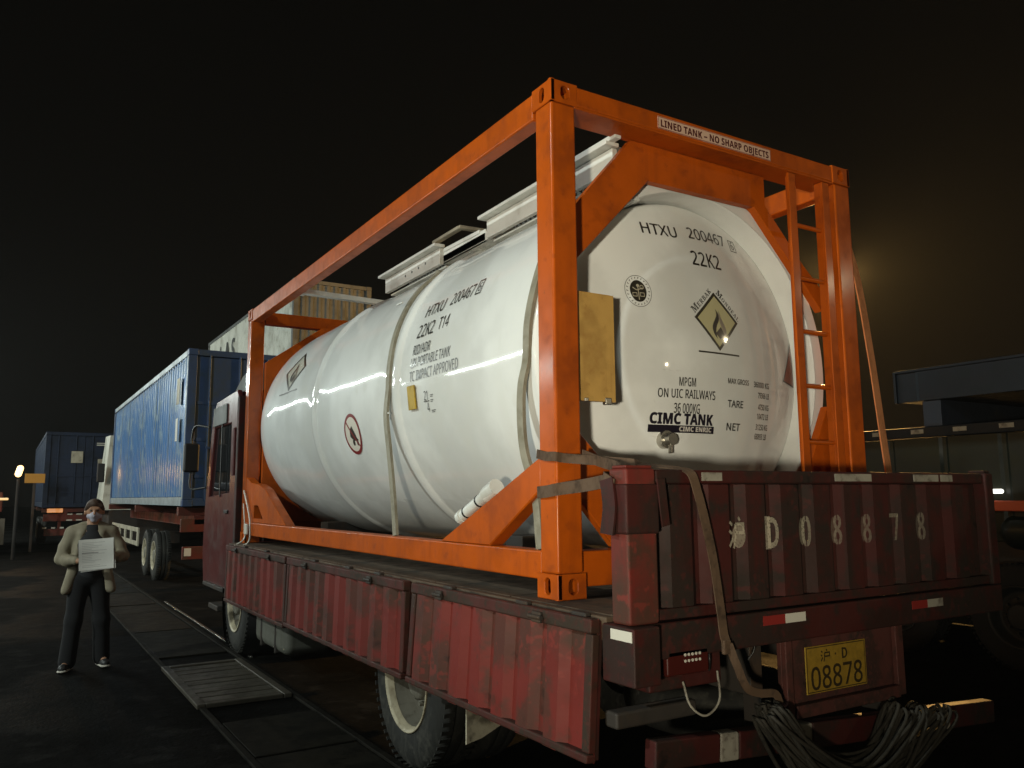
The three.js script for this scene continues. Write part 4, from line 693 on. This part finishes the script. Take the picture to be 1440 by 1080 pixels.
// ------------------------------------------------------------------ trailers under them
function trailer(label, x0, zR, len, top, wheelsZ, o = {}) {
  const w = 2.42, t = thing('container_trailer', label, 'trailer', [x0 + w / 2, G, zR - len / 2]);
  part(t, 'main_beam', [box(x0 + 0.62, x0 + 0.78, top - 0.42, top - 0.10, zR - len, zR), box(x0 + w - 0.78, x0 + w - 0.62, top - 0.42, top - 0.10, zR - len, zR)], M.chassis);
  part(t, 'cross_beam', [box(x0, x0 + w, top - 0.16, top - 0.006, zR - 0.2, zR - 0.02), box(x0, x0 + w, top - 0.16, top - 0.006, zR - len * 0.5, zR - len * 0.5 + 0.15), box(x0, x0 + w, top - 0.16, top - 0.006, zR - len + 0.05, zR - len + 0.2)], M.chassis);
  part(t, 'rear_panel', [box(x0 + 0.1, x0 + w - 0.1, top - 0.95, top - 0.72, zR - 0.12, zR - 0.03, 0.01), box(x0 + 0.5, x0 + 0.6, top - 0.73, top - 0.15, zR - 0.12, zR - 0.05), box(x0 + w - 0.6, x0 + w - 0.5, top - 0.73, top - 0.15, zR - 0.12, zR - 0.05), box(x0 + 0.05, x0 + w - 0.05, top - 0.46, top - 0.22, zR - 0.1, zR - 0.02, 0.01)], M.chassis);
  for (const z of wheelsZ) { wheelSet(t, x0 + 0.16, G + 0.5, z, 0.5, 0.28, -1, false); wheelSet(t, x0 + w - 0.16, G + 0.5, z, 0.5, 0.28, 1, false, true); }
  return t;
}
{
  const t = trailer('red container trailer under the near blue container, its two wheels showing', 0.47, -12.75, 12.0, 0.325, [-16.9, -15.6]);
  part(t, 'side_guard', [box(0.47, 0.51, -0.30, -0.20, -23.5, -18.0), box(0.47, 0.51, -0.62, -0.52, -23.5, -18.0), ...[-18.2, -19.4, -20.6, -21.8, -23.0].map((z) => box(0.472, 0.508, -0.52, -0.30, z, z + 0.2, 0.004))], M.sill);
  part(t, 'reflector', box(0.60, 0.72, -0.56, -0.42, -12.79, -12.775, 0), M.tape); part(t, 'number_plate', box(1.0, 1.3, -0.56, -0.44, -12.79, -12.775, 0), M.tapeDirty);
  part(t, 'lamp_board', [box(0.75, 1.35, 0.0, 0.16, -12.8, -12.77, 0.006)], M.chassis);
  const f = trailer('distant dark trailer with red and orange rear lamps under the far blue container', -1.15, -29.2, 12, 0.185, [-33, -34.3]);
  part(f, 'marker_lamp', box(-1.0, -0.52, 0.02, 0.16, -29.2, -29.1, 0.02), glow(1.0, 0.32, 0.03, 0.55));
  for (let i = 0; i < 7; i++) part(f, 'reflector', box(-1.1 + i * 0.26, -0.98 + i * 0.26, -0.52, -0.47, -29.22, -29.2, 0), M.tape);
  for (let i = 0; i < 5; i++) part(f, 'reflector', box(-0.4 + (i % 3) * 0.3, -0.22 + (i % 3) * 0.3, -0.06 - 0.2 * Math.floor(i / 3), -0.02 - 0.2 * Math.floor(i / 3), -29.22, -29.2, 0), M.tape);
  // pale cab of another truck squeezed between both containers
  const c = thing('truck_cab', 'pale truck cab edge between the distant and the near blue containers', 'truck', [1.6, G, -27.5]);
  part(c, 'cab_base', box(0.62, 2.75, -0.75, 0.11, -28.3, -26.2, 0.03), M.iron);
  { const lo = [[0.40, 0.12, -26.15], [2.95, 0.12, -26.15], [2.95, 0.12, -28.3], [0.40, 0.12, -28.3]], hi = [[0.60, 2.55, -26.75], [2.75, 2.55, -26.75], [2.75, 2.6, -28.3], [0.60, 2.6, -28.3]], pos = [];
    const q = (m, n, o2, r) => pos.push(...m, ...n, ...o2, ...m, ...o2, ...r);
    for (let k = 0; k < 4; k++) q(lo[k], lo[(k + 1) % 4], hi[(k + 1) % 4], hi[k]); q(...hi); q(...lo);
    const g = new THREE.BufferGeometry(); g.setAttribute('position', new THREE.Float32BufferAttribute(pos, 3)); g.computeVertexNormals(); g.setAttribute('uv', new THREE.Float32BufferAttribute(new Float32Array(pos.length / 3 * 2), 2));
    part(c, 'cab_body', g, M.contWhite); }
  part(c, 'windscreen', beam(V(1.65, 0.7, -26.18), V(1.65, 2.2, -26.46), 2.0, 0.02, 0, V(0, 0, 1)), M.glass);
  part(c, 'mirror', box(0.2, 0.42, 1.0, 1.6, -26.1, -26.0, 0.03), M.black);
  for (const x of [0.75, 2.5]) wheelSet(c, x, G + 0.5, -27.2, 0.5, 0.28, x < 1 ? -1 : 1, false);
  part(c, 'bumper', box(0.5, 2.8, -1.0, -0.6, -26.3, -26.05, 0.04), M.iron);
}
// ------------------------------------------------------------------ dark trailer on the right
{
  const t = thing('covered_trailer', 'dark truck trailer on the right with small reflective squares along its top rail', 'trailer', [7.2, G, 0]);
  const z0 = -3.6, z1 = 7;
  part(t, 'side_wall', corrugated(z1 - z0, 0.95, 0.6, 0.02, 0.5, 0.04, 0.1).rotateY(-Math.PI / 2).translate(6.06, 0.1, z0), M.darkGreen);
  part(t, 'top_rail', box(6.0, 6.12, 1.06, 1.17, z0, z1, 0.01), M.navyBox);
  part(t, 'bottom_rail', box(5.98, 6.10, 0.30, 0.40, -1.55, z1, 0.01), plain(0.4, 0.06, 0.018, 0.5));
  part(t, 'side_lamp', flat(new THREE.CapsuleGeometry(0.022, 0.20, 6, 14).rotateX(Math.PI / 2).translate(5.97, 0.49, -1.22)), glow(1.0, 0.97, 0.85, 3)); part(t, 'side_lamp', new THREE.SphereGeometry(0.022, 12, 8).translate(5.97, 0.49, -1.42), glow(1.0, 0.97, 0.85, 2));
  for (let i = 0; i < 9; i++) part(t, 'reflective_square', box(5.994, 5.999, 1.10, 1.145, -2.48 + i * 0.46, -2.34 + i * 0.46, 0), M.tapeDirty);
  part(t, 'body', box(6.1, 8.4, 0.0, 1.05, z0 + 0.02, z1, 0.01), M.darkGreen);
  part(t, 'air_tank', (() => { const g = new THREE.CapsuleGeometry(0.17, 1.5, 8, 24).rotateX(Math.PI / 2).translate(6.12, 0.10, -0.3); return flat(g); })(), M.darkGreen);
  part(t, 'chassis_beam', box(6.5, 8.1, -0.25, -0.01, z0 + 0.3, z1 - 0.2), M.iron);
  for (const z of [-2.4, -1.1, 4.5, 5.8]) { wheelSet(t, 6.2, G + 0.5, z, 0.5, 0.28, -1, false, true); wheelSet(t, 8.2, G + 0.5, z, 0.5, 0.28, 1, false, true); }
  part(t, 'side_skirt', box(6.02, 6.05, -0.85, -0.02, -0.4, 4.2, 0.006), M.darkGreen); part(t, 'side_skirt', box(8.3, 8.33, -1.185, -0.02, -3.55, 6.9, 0.006), M.darkGreen);
  const b = thing('steel_box', 'long dark blue steel box lying on top of the right hand trailer', 'box', [6.9, 1.17, 2]);
  part(b, 'box_wall', corrugated(8.6, 0.33, 1.5, 0.012, 1.4, 0.03, 0.2).rotateY(-Math.PI / 2).translate(6.03, 1.45, -2.16), M.navyBox);
  part(b, 'box_body', box(6.05, 8.3, 1.45, 1.78, -2.15, 6.44, 0.01), M.navyBox);
  part(b, 'box_edge', [box(6.0, 6.06, 1.765, 1.795, -2.17, 6.44, 0.006), box(6.0, 6.05, 1.44, 1.79, -2.19, -2.16, 0.006)], M.navyBox);
  part(b, 'bearer', [box(6.05, 8.3, 1.172, 1.448, -1.9, -1.7), box(6.05, 8.3, 1.172, 1.448, 0.5, 0.7), box(6.05, 8.3, 1.172, 1.448, 3, 3.2)], M.contDark);
}
// ------------------------------------------------------------------ person
{
  const p = thing('person', 'person in beige jacket, dark trousers and face mask, walking with white paper at chest', 'person', [-1.435, G, -6.309], -0.08);
  function blob(list, res, size, c, k) {                   // smooth union of tapered capsules [a, b, ra, rb] meshed on a grid
    const mc = new MarchingCubes(res, new THREE.MeshBasicMaterial(), false, false, 120000), half = size / 2; mc.isolation = 0;
    const f = mc.field; let i = 0;
    for (let z = 0; z < res; z++) for (let y = 0; y < res; y++) for (let x = 0; x < res; x++, i++) {
      const px = c[0] + (x / res * 2 - 1) * half, py = c[1] + (y / res * 2 - 1) * half, pz = c[2] + (z / res * 2 - 1) * half;
      let s = 0;
      for (const [a, b, ra, rb, fl] of list) {
        const bx = b[0] - a[0], by = b[1] - a[1], bz = b[2] - a[2]; let qx = px - a[0], qy = py - a[1], qz = pz - a[2];
        const L2 = bx * bx + by * by + bz * bz + 1e-9, t = Math.max(0, Math.min(1, (qx * bx + qy * by + qz * bz) / L2));
        qx -= bx * t; qy -= by * t; qz -= bz * t; if (fl) qz /= fl;
        s += Math.exp(-k * (Math.hypot(qx, qy, qz) - (ra + (rb - ra) * t)));
      }
      f[i] = Math.log(Math.max(s, 1e-30)) / k;
    }
    mc.update();
    const n = mc.count, g = new THREE.BufferGeometry(), pos = new Float32Array(mc.positionArray.slice(0, n * 3)), nor = new Float32Array(mc.normalArray.slice(0, n * 3));
    for (let q = 0; q < n; q++) { pos[q * 3] = c[0] + pos[q * 3] * half; pos[q * 3 + 1] = c[1] + pos[q * 3 + 1] * half; pos[q * 3 + 2] = c[2] + pos[q * 3 + 2] * half; }
    g.setAttribute('position', new THREE.BufferAttribute(pos, 3)); g.setAttribute('normal', new THREE.BufferAttribute(nor, 3)); g.setAttribute('uv', new THREE.BufferAttribute(new Float32Array(n * 2), 2));
    return g;
  }
  // joints, own frame: x right in the picture, z towards the viewer
  const hipL = [-0.09, 0.86, 0], hipR = [0.09, 0.86, 0], kneeL = [-0.12, 0.48, 0.05], kneeR = [0.13, 0.47, 0.0], ankL = [-0.155, 0.09, 0.03], ankR = [0.15, 0.10, -0.06];
  const shL = [-0.175, 1.345, 0], shR = [0.175, 1.345, 0], elL = [-0.265, 1.09, 0.02], elR = [0.30, 1.10, 0.02], wrL = [-0.10, 1.075, 0.235], wrR = [0.145, 1.12, 0.24];
  const skin = plain(0.36, 0.19, 0.11, 0.55), jacketM = paint([0.27, 0.235, 0.165], [0.20, 0.165, 0.11], 0.7, 0.85, { size: 0.7 }), trous = plain(0.005, 0.005, 0.006, 0.95), shoeM = plain(0.02, 0.02, 0.02, 0.5), pale = plain(0.45, 0.42, 0.36, 0.6), hairM = plain(0.05, 0.024, 0.012, 0.7), maskM = plain(0.42, 0.4, 0.46, 0.8), shirt = plain(0.014, 0.014, 0.016, 0.9);
  const body = [[[0, 0.93, 0], [0, 1.2, 0], 0.12, 0.13], [[0, 1.2, 0], [0, 1.33, 0], 0.13, 0.10], [[-0.15, 1.35, 0], [0.15, 1.35, 0], 0.05, 0.05], [[0, 1.36, 0], [0, 1.5, 0.015], 0.052, 0.05], [hipL, kneeL, 0.085, 0.055], [hipR, kneeR, 0.085, 0.055], [kneeL, ankL, 0.055, 0.036], [kneeR, ankR, 0.055, 0.036], [shL, elL, 0.04, 0.036], [shR, elR, 0.04, 0.036], [elL, wrL, 0.04, 0.027], [elR, wrR, 0.04, 0.027], [ankL, [-0.185, 0.04, 0.14], 0.035, 0.03], [ankR, [0.19, 0.045, 0.06], 0.035, 0.03]];
  const bodyG = blob(body, 110, 1.75, [0, 0.85, 0.02], 60);
  // head
  const H0 = [0.01, 1.555, 0.02], hx = (x, y, z) => [H0[0] + x, H0[1] + y, H0[2] + z];
  const headL = [[hx(0, 0.03, -0.012), hx(0, 0.03, -0.012), 0.078, 0.078], [hx(0, -0.01, 0.02), hx(0, -0.03, 0.028), 0.062, 0.052], [hx(0, -0.075, 0.045), hx(0, -0.085, 0.048), 0.03, 0.026], [hx(0, -0.045, 0), hx(0, -0.12, -0.005), 0.05, 0.046], [hx(0, 0.01, 0.088), hx(0, -0.022, 0.102), 0.008, 0.012], [hx(-0.08, 0.0, -0.005), hx(-0.084, -0.02, -0.008), 0.014, 0.011], [hx(0.08, 0.0, -0.005), hx(0.084, -0.02, -0.008), 0.014, 0.011], [hx(-0.032, 0.03, 0.075), hx(0.032, 0.03, 0.075), 0.014, 0.014]];
  const headG = blob(headL, 90, 0.36, [H0[0], H0[1], H0[2]], 110);
  // hands: palm, four bent fingers, thumb
  function hand(w, s, dir) {
    const o = [], P = (x, y, z) => [w[0] + s * x * dir, w[1] + y, w[2] + z];
    o.push([P(0, 0, -0.02), P(0.02, 0.0, 0.0), 0.026, 0.024], [P(0.02, 0.02, 0.0), P(0.065, 0.026, 0.012), 0.016, 0.013], [P(0.02, -0.018, 0.0), P(0.065, -0.024, 0.010), 0.016, 0.013]);
    [[0.030, 0.062], [0.010, 0.072], [-0.010, 0.068], [-0.029, 0.052]].forEach(([y, l]) => { const k = P(0.068, y, 0.010), m = P(0.068 + l * 0.55, y, 0.022), e = P(0.068 + l * 0.75, y, 0.002); o.push([k, m, 0.0095, 0.0085], [m, e, 0.0085, 0.0075]); });
    o.push([P(0.015, 0.03, 0.0), P(0.04, 0.055, 0.018), 0.012, 0.010], [P(0.04, 0.055, 0.018), P(0.068, 0.062, 0.026), 0.010, 0.008]);
    return blob(o, 80, 0.26, [w[0] + s * 0.04 * dir, w[1], w[2]], 260);
  }
  part(p, 'body', [bodyG, headG, hand(wrL, 1, 1), hand(wrR, -1, 1)], skin, null, true);
  const off = (l, d) => l.map(([a, b, ra, rb, f]) => [a, b, ra + d, rb + d, f]);
  part(p, 'trousers', blob([[[0, 0.93, 0], [0, 0.97, 0], 0.135, 0.13], ...off([[hipL, kneeL, 0.085, 0.062], [hipR, kneeR, 0.085, 0.062], [kneeL, [-0.155, 0.085, 0.035], 0.062, 0.066], [kneeR, [0.15, 0.095, -0.055], 0.062, 0.066]], 0.014)], 96, 1.4, [0, 0.55, 0], 60), trous, null, true);
  part(p, 'shirt', blob([[[0, 0.95, 0.01], [0, 1.22, 0.01], 0.132, 0.142], [[0, 1.22, 0.01], [0, 1.36, 0.005], 0.14, 0.09]], 60, 0.9, [0, 1.15, 0], 60), shirt, null, true);
  const jk = (s) => { const sh = s < 0 ? shL : shR, el = s < 0 ? elL : elR, wr = s < 0 ? wrL : wrR, w2 = [lerp(el[0], wr[0], 0.82), lerp(el[1], wr[1], 0.82), lerp(el[2], wr[2], 0.82)];
    const mid = [lerp(sh[0], el[0], 0.55) + s * 0.012, lerp(sh[1], el[1], 0.55), lerp(sh[2], el[2], 0.55) - 0.012]; return [[[s * 0.09, 1.385, 0], sh, 0.055, 0.066], [sh, mid, 0.066, 0.055], [mid, el, 0.055, 0.053], [el, w2, 0.053, 0.042], [[lerp(el[0], w2[0], 0.4), lerp(el[1], w2[1], 0.4) - 0.02, lerp(el[2], w2[2], 0.4)], [lerp(el[0], w2[0], 0.45), lerp(el[1], w2[1], 0.45) - 0.02, lerp(el[2], w2[2], 0.45)], 0.05, 0.05], [[s * 0.10, 1.355, -0.01], [s * 0.125, 1.0, -0.005], 0.07, 0.066, 1.25], [[s * 0.125, 1.0, 0], [s * 0.19, 0.79, 0.03], 0.066, 0.055, 1.3], [[s * 0.15, 1.05, 0.045], [s * 0.215, 0.77, 0.075], 0.03, 0.028], [[s * 0.09, 1.32, 0.07], [s * 0.15, 1.02, 0.085], 0.022, 0.02], [[s * 0.03, 1.43, 0.0], [s * 0.09, 1.34, 0.075], 0.026, 0.024]]; };
  part(p, 'jacket', [blob([...jk(-1), ...jk(1), [[0, 1.34, -0.06], [0, 0.95, -0.07], 0.09, 0.10], [[-0.07, 1.40, -0.03], [0.07, 1.40, -0.03], 0.05, 0.05]], 120, 1.2, [0, 1.1, 0.05], 75)], jacketM, null, true);
  part(p, 'hair', [blob([[hx(0, 0.05, -0.03), hx(0, 0.05, -0.03), 0.082, 0.082], [hx(0, 0.078, 0.03), hx(0, 0.078, 0.03), 0.045, 0.045], [hx(-0.05, 0.055, 0.03), hx(-0.068, 0.02, -0.01), 0.032, 0.026], [hx(0.05, 0.055, 0.03), hx(0.068, 0.02, -0.01), 0.032, 0.026], [hx(0, -0.02, -0.055), hx(0, -0.06, -0.045), 0.055, 0.04]], 64, 0.36, H0, 110)], hairM, null, true);
  part(p, 'face_mask', [blob([[hx(0, -0.045, 0.055), hx(0, -0.075, 0.05), 0.045, 0.035], [hx(0, -0.028, 0.085), hx(0, -0.03, 0.086), 0.024, 0.022], [hx(-0.045, -0.045, 0.03), hx(0.045, -0.045, 0.03), 0.026, 0.026]], 56, 0.3, hx(0, -0.05, 0.04), 110)], maskM, null, true);
  for (const s of [-1, 1]) { part(p, 'eye', new THREE.SphereGeometry(0.0105, 12, 8).translate(H0[0] + s * 0.03, H0[1] + 0.012, H0[2] + 0.078), plain(0.03, 0.02, 0.016, 0.15), null, true);
    part(p, 'shoe', blob(s < 0 ? [[[-0.15, 0.045, 0.0], [-0.19, 0.04, 0.15], 0.046, 0.040], [[-0.152, 0.08, 0.01], [-0.155, 0.11, 0.02], 0.045, 0.042]] : [[[0.148, 0.05, -0.09], [0.19, 0.045, 0.065], 0.046, 0.040], [[0.15, 0.09, -0.07], [0.15, 0.12, -0.06], 0.045, 0.042]], 48, 0.4, [s * 0.165, 0.1, 0.02], 90), shoeM, null, true);
    part(p, 'shoe_sole', (() => { const g = new THREE.CapsuleGeometry(0.048, 0.17, 4, 14); g.rotateX(Math.PI / 2); g.scale(1, 0.32, 1); g.rotateY(s * 0.26); g.translate(s * 0.168, 0.017 + (s > 0 ? 0.004 : 0), s < 0 ? 0.075 : -0.012); return flat(g); })(), pale, null, true); }
  const paper = thing('paper_sheets', 'white paper sheets held by the person in the beige jacket', 'paper', [-1.43, G + 1.12, -6.02], -0.08);
  const ps = (dx, dy, rz, dz) => { const g = new THREE.PlaneGeometry(0.31, 0.30, 10, 8), q = g.attributes.position; for (let i = 0; i < q.count; i++) q.setZ(i, 0.035 * Math.pow(q.getX(i) / 0.155, 2) * 0.4 + 0.01 * Math.sin(q.getY(i) * 16)); g.computeVertexNormals(); g.rotateZ(rz); g.rotateX(-0.15); g.translate(dx, dy, dz); return flat(g); };
  const pm = new THREE.MeshPhysicalMaterial({ roughness: 0.8, side: THREE.DoubleSide, map: canvasTex(256, 248, (g, w, h) => { g.fillStyle = '#d6d4cc'; g.fillRect(0, 0, w, h); g.fillStyle = '#8d8b86'; let s = 3; for (let y = 26; y < h - 20; y += 13) { s = (s * 1664525 + 1013904223) >>> 0; if (s % 5 === 0) continue; g.globalAlpha = 0.5; g.fillRect(24, y, 60 + (s >>> 8) % 145, 4); } g.globalAlpha = 1; g.fillRect(24, 108, 120, 6); }) }); part(paper, 'sheet', ps(0.02, 0.02, 0.06, 0.0), pm, null, true); part(paper, 'sheet', ps(0.032, 0.012, 0.10, -0.006), pm, null, true);
}
// ------------------------------------------------------------------ things at the far left
{
  const k = thing('flatbed_truck', 'dark truck standing far left with a thin yellow light bar', 'truck', [-3.9, G, -31]);
  part(k, 'body', [box(-5.2, -2.3, 0.1, 0.7, -36, -26.4, 0.03), box(-5.1, -2.4, -0.5, 0.08, -35.5, -26.8, 0.03)], M.chassis);
  part(k, 'load_cover', [box(-5.1, -2.45, 0.72, 1.0, -35, -26.6, 0.1)], M.contDark);
  part(k, 'light_bar', box(-2.75, -2.15, 0.46, 0.53, -26.38, -26.3, 0.02), glow(1.0, 0.62, 0.2, 0.9));
  for (const z of [-33.5, -29, -27.6]) { wheelSet(k, -2.45, G + 0.5, z, 0.5, 0.28, 1, false); wheelSet(k, -5.0, G + 0.5, z, 0.5, 0.28, -1, false); }
  part(k, 'mud_flap', box(-2.6, -2.2, -0.9, -0.1, -26.9, -26.88, 0.004), M.tank2);
  const s = thing('sign_board', 'small yellow sign board beside the glowing lamp', 'sign', [-1.6, G, -27.6]);
  part(s, 'panel', box(-1.74, -1.17, 1.0, 1.30, -27.63, -27.58, 0.01), plain(0.42, 0.2, 0.02, 0.6)); part(s, 'post', box(-1.50, -1.42, G, 1.0, -27.64, -27.58, 0.01), M.iron);
  const lp = thing('yard_lamp', 'glowing warm lamp on a post at the far left edge', 'lamp', [-1.95, G, -24.2]);
  part(lp, 'post', rod(V(-1.95, G, -24.2), V(-1.95, 1.06, -24.2), 0.05, 0.04), M.iron); part(lp, 'lamp_glass', flat(new THREE.CapsuleGeometry(0.085, 0.17, 8, 16).rotateZ(-0.25).translate(-1.94, 1.28, -24.2)), glow(1.0, 0.62, 0.22, 4));
  const l = new THREE.PointLight(new THREE.Color(1.0, 0.55, 0.2), 5); l.position.set(-1.94, 1.28 + D, -24.2); l.shadow.radius = 4; l.castShadow = true; scene.add(l);
}
// ------------------------------------------------------------------ lamps of the yard (mostly outside the frame)
{
  // canopy beam with white tube lamps, parallel to the truck
  const col = new THREE.Color(...LAMP.row.color), face = glow(...LAMP.row.color, 6);
  const words = ['first', 'second', 'third', 'fourth', 'fifth', 'sixth', 'seventh', 'eighth'];
  function canopy(name, label, y, zs, posts) {
    const c = thing('canopy_beam', label, 'canopy', [-8.3, G, zs[0]]), za = Math.min(...zs) - 1.6, zb = Math.max(...zs) + 1.6;
    part(c, 'beam', box(-8.5, -8.2, y + 0.16, y + 0.4, za, zb, 0.01), M.iron);
    for (const z of posts) part(c, 'post', box(-8.62, -8.45, G, y + 0.16, z - 0.1, z + 0.1, 0.01), M.iron);
    zs.forEach((z, i) => {
      const o = thing('tube_lamp', `white tube lamp under the ${name} canopy beam, ${words[i]} from its near end`, 'lamp', [-8.3, y, z], 0, 'tube lamps in a row under the canopy beams');
      part(o, 'housing', beam(V(-8.32, y + 0.06, z - 1.3), V(-8.32, y + 0.06, z + 1.3), 0.26, 0.08, 0.01), M.white);
      part(o, 'hanger', box(-8.34, -8.30, y + 0.1, y + 0.16, z - 0.02, z + 0.02, 0), M.iron);
      const cen = V(-8.27, y - 0.03, z), dir = V(8.3, 1.3 - y, 0).normalize();
      const q = new THREE.Quaternion().setFromRotationMatrix(new THREE.Matrix4().lookAt(V(0, 0, 0), dir.clone().negate(), V(0, 1, 0)));
      part(o, 'diffuser', flat(new THREE.PlaneGeometry(2.9, 0.16).applyQuaternion(q).translate(cen.x, cen.y, cen.z)), face);
      const l = new THREE.RectAreaLight(col, LAMP.row.nits, 2.9, 0.16); l.position.set(cen.x, cen.y + D, cen.z).addScaledVector(dir, 0.012); l.lookAt(l.position.clone().add(dir)); scene.add(l);
    });
  }
  canopy('far high', 'high canopy beam on posts along the lane far ahead on the left', 6.65, [-23.6, -26.9, -30.2, -33.5, -36.8, -40.1, -43.4, -46.7], [-22.4, -32, -41, -48]);
  canopy('near low', 'low canopy beam on posts along the lane left of the red truck', 3.45, [-12.4, -15.6], [-11, -17]);
  // high mast that lights the whole yard from the left
  const hm = thing('high_mast', 'high floodlight mast left of the truck lighting the yard', 'lamp mast', [-16, G, 0.2]);
  part(hm, 'mast', rod(V(-16.4, G, 0.2), V(-16.4, 9.9, 0.2), 0.2, 0.1), M.iron); part(hm, 'crown', rod(V(-16.4, 9.8, -0.5), V(-16.4, 9.8, 0.9), 0.05), M.iron);
  part(hm, 'floodlight', box(-16.3, -16.1, 9.35, 9.7, -0.1, 0.5, 0.02), M.iron);
  part(hm, 'lens', new THREE.SphereGeometry(0.2, 20, 14).translate(-15.95, 9.45, 0.2), glow(...LAMP.mast.color, 25));
  const ml = new THREE.PointLight(new THREE.Color(...LAMP.mast.color), LAMP.mast.candela); ml.position.set(-15.95, 9.45 + D, 0.2); ml.shadow.radius = 9; ml.castShadow = true; scene.add(ml);
  part(hm, 'floodlight', box(-16.3, -16.1, 2.45, 2.8, -0.1, 0.5, 0.02), M.iron); part(hm, 'lens', new THREE.SphereGeometry(0.2, 20, 14).translate(-15.9, 2.6, 0.2), glow(...LAMP.mast.color, 25));
  const m2 = new THREE.PointLight(new THREE.Color(...LAMP.mast.color), LAMP.mast.low); m2.position.set(-15.9, 2.6 + D, 0.2); m2.shadow.radius = 9; m2.castShadow = true; scene.add(m2);
  // work light on a tripod
  const w = thing('work_light', 'warm work light on a tripod behind the truck', 'lamp', [-5.1, G, 5.2]);
  const at0 = V(-5.1, 0.10, 5.2);
  for (let k = 0; k < 3; k++) part(w, 'leg', rod(V(-5.1 + 0.45 * Math.cos(k * 2.1), G, 5.2 + 0.45 * Math.sin(k * 2.1)), V(-5.1, -0.4, 5.2), 0.015), M.black);
  part(w, 'pole', rod(V(-5.1, -0.45, 5.2), V(-5.1, -0.02, 5.2), 0.02), M.black); part(w, 'housing', box(-5.3, -5.15, -0.02, 0.22, 5.24, 5.4, 0.02), M.black);
  part(w, 'lens', new THREE.SphereGeometry(0.06, 16, 10).translate(at0.x + 0.03, at0.y, at0.z - 0.02), glow(...LAMP.work.color, 20));
  const sl = new THREE.SpotLight(new THREE.Color(...LAMP.work.color), LAMP.work.candela, 0, 0.40, 0.85, 2); sl.position.set(at0.x + 0.03, at0.y + D, at0.z - 0.02); sl.target.position.set(0.75, 1.6 + D, -0.2); sl.shadow.radius = 9; sl.castShadow = true; scene.add(sl, sl.target);
  // street lamps
  function street(label, x, y, z, L, r) {
    const o = thing('street_lamp', label, 'lamp', [x, G, z]);
    part(o, 'pole', rod(V(x, G, z), V(x, y + 0.2, z), 0.09, 0.05), M.iron); part(o, 'arm', rod(V(x, y + 0.2, z), V(x - 0.25, y + 0.24, z), 0.03), M.iron); part(o, 'head', box(x - 0.42, x - 0.02, y + 0.10, y + 0.2, z - 0.12, z + 0.12, 0.03), M.iron);
    part(o, 'bulb', new THREE.SphereGeometry(r, 16, 12).translate(x - 0.2, y, z), glow(...L.color, 30));
    const l = new THREE.PointLight(new THREE.Color(...L.color), L.candela); l.position.set(x - 0.2, y + D, z); l.shadow.radius = r / 0.02 * 0.8; l.castShadow = true; scene.add(l);
  }
  street('street lamp far behind the camera on the right', 9.98, 3.5, 17.6, LAMP.street, 0.12);
  street('street lamp on the right behind the parked trailer', 17.3, 6.3, 11.2, LAMP.street, 0.14);
  street('orange yard lamp hidden behind the right corner post', 14.9, 5.76, -9, LAMP.sodium, 0.12);
}
renderer.render(scene, camera);
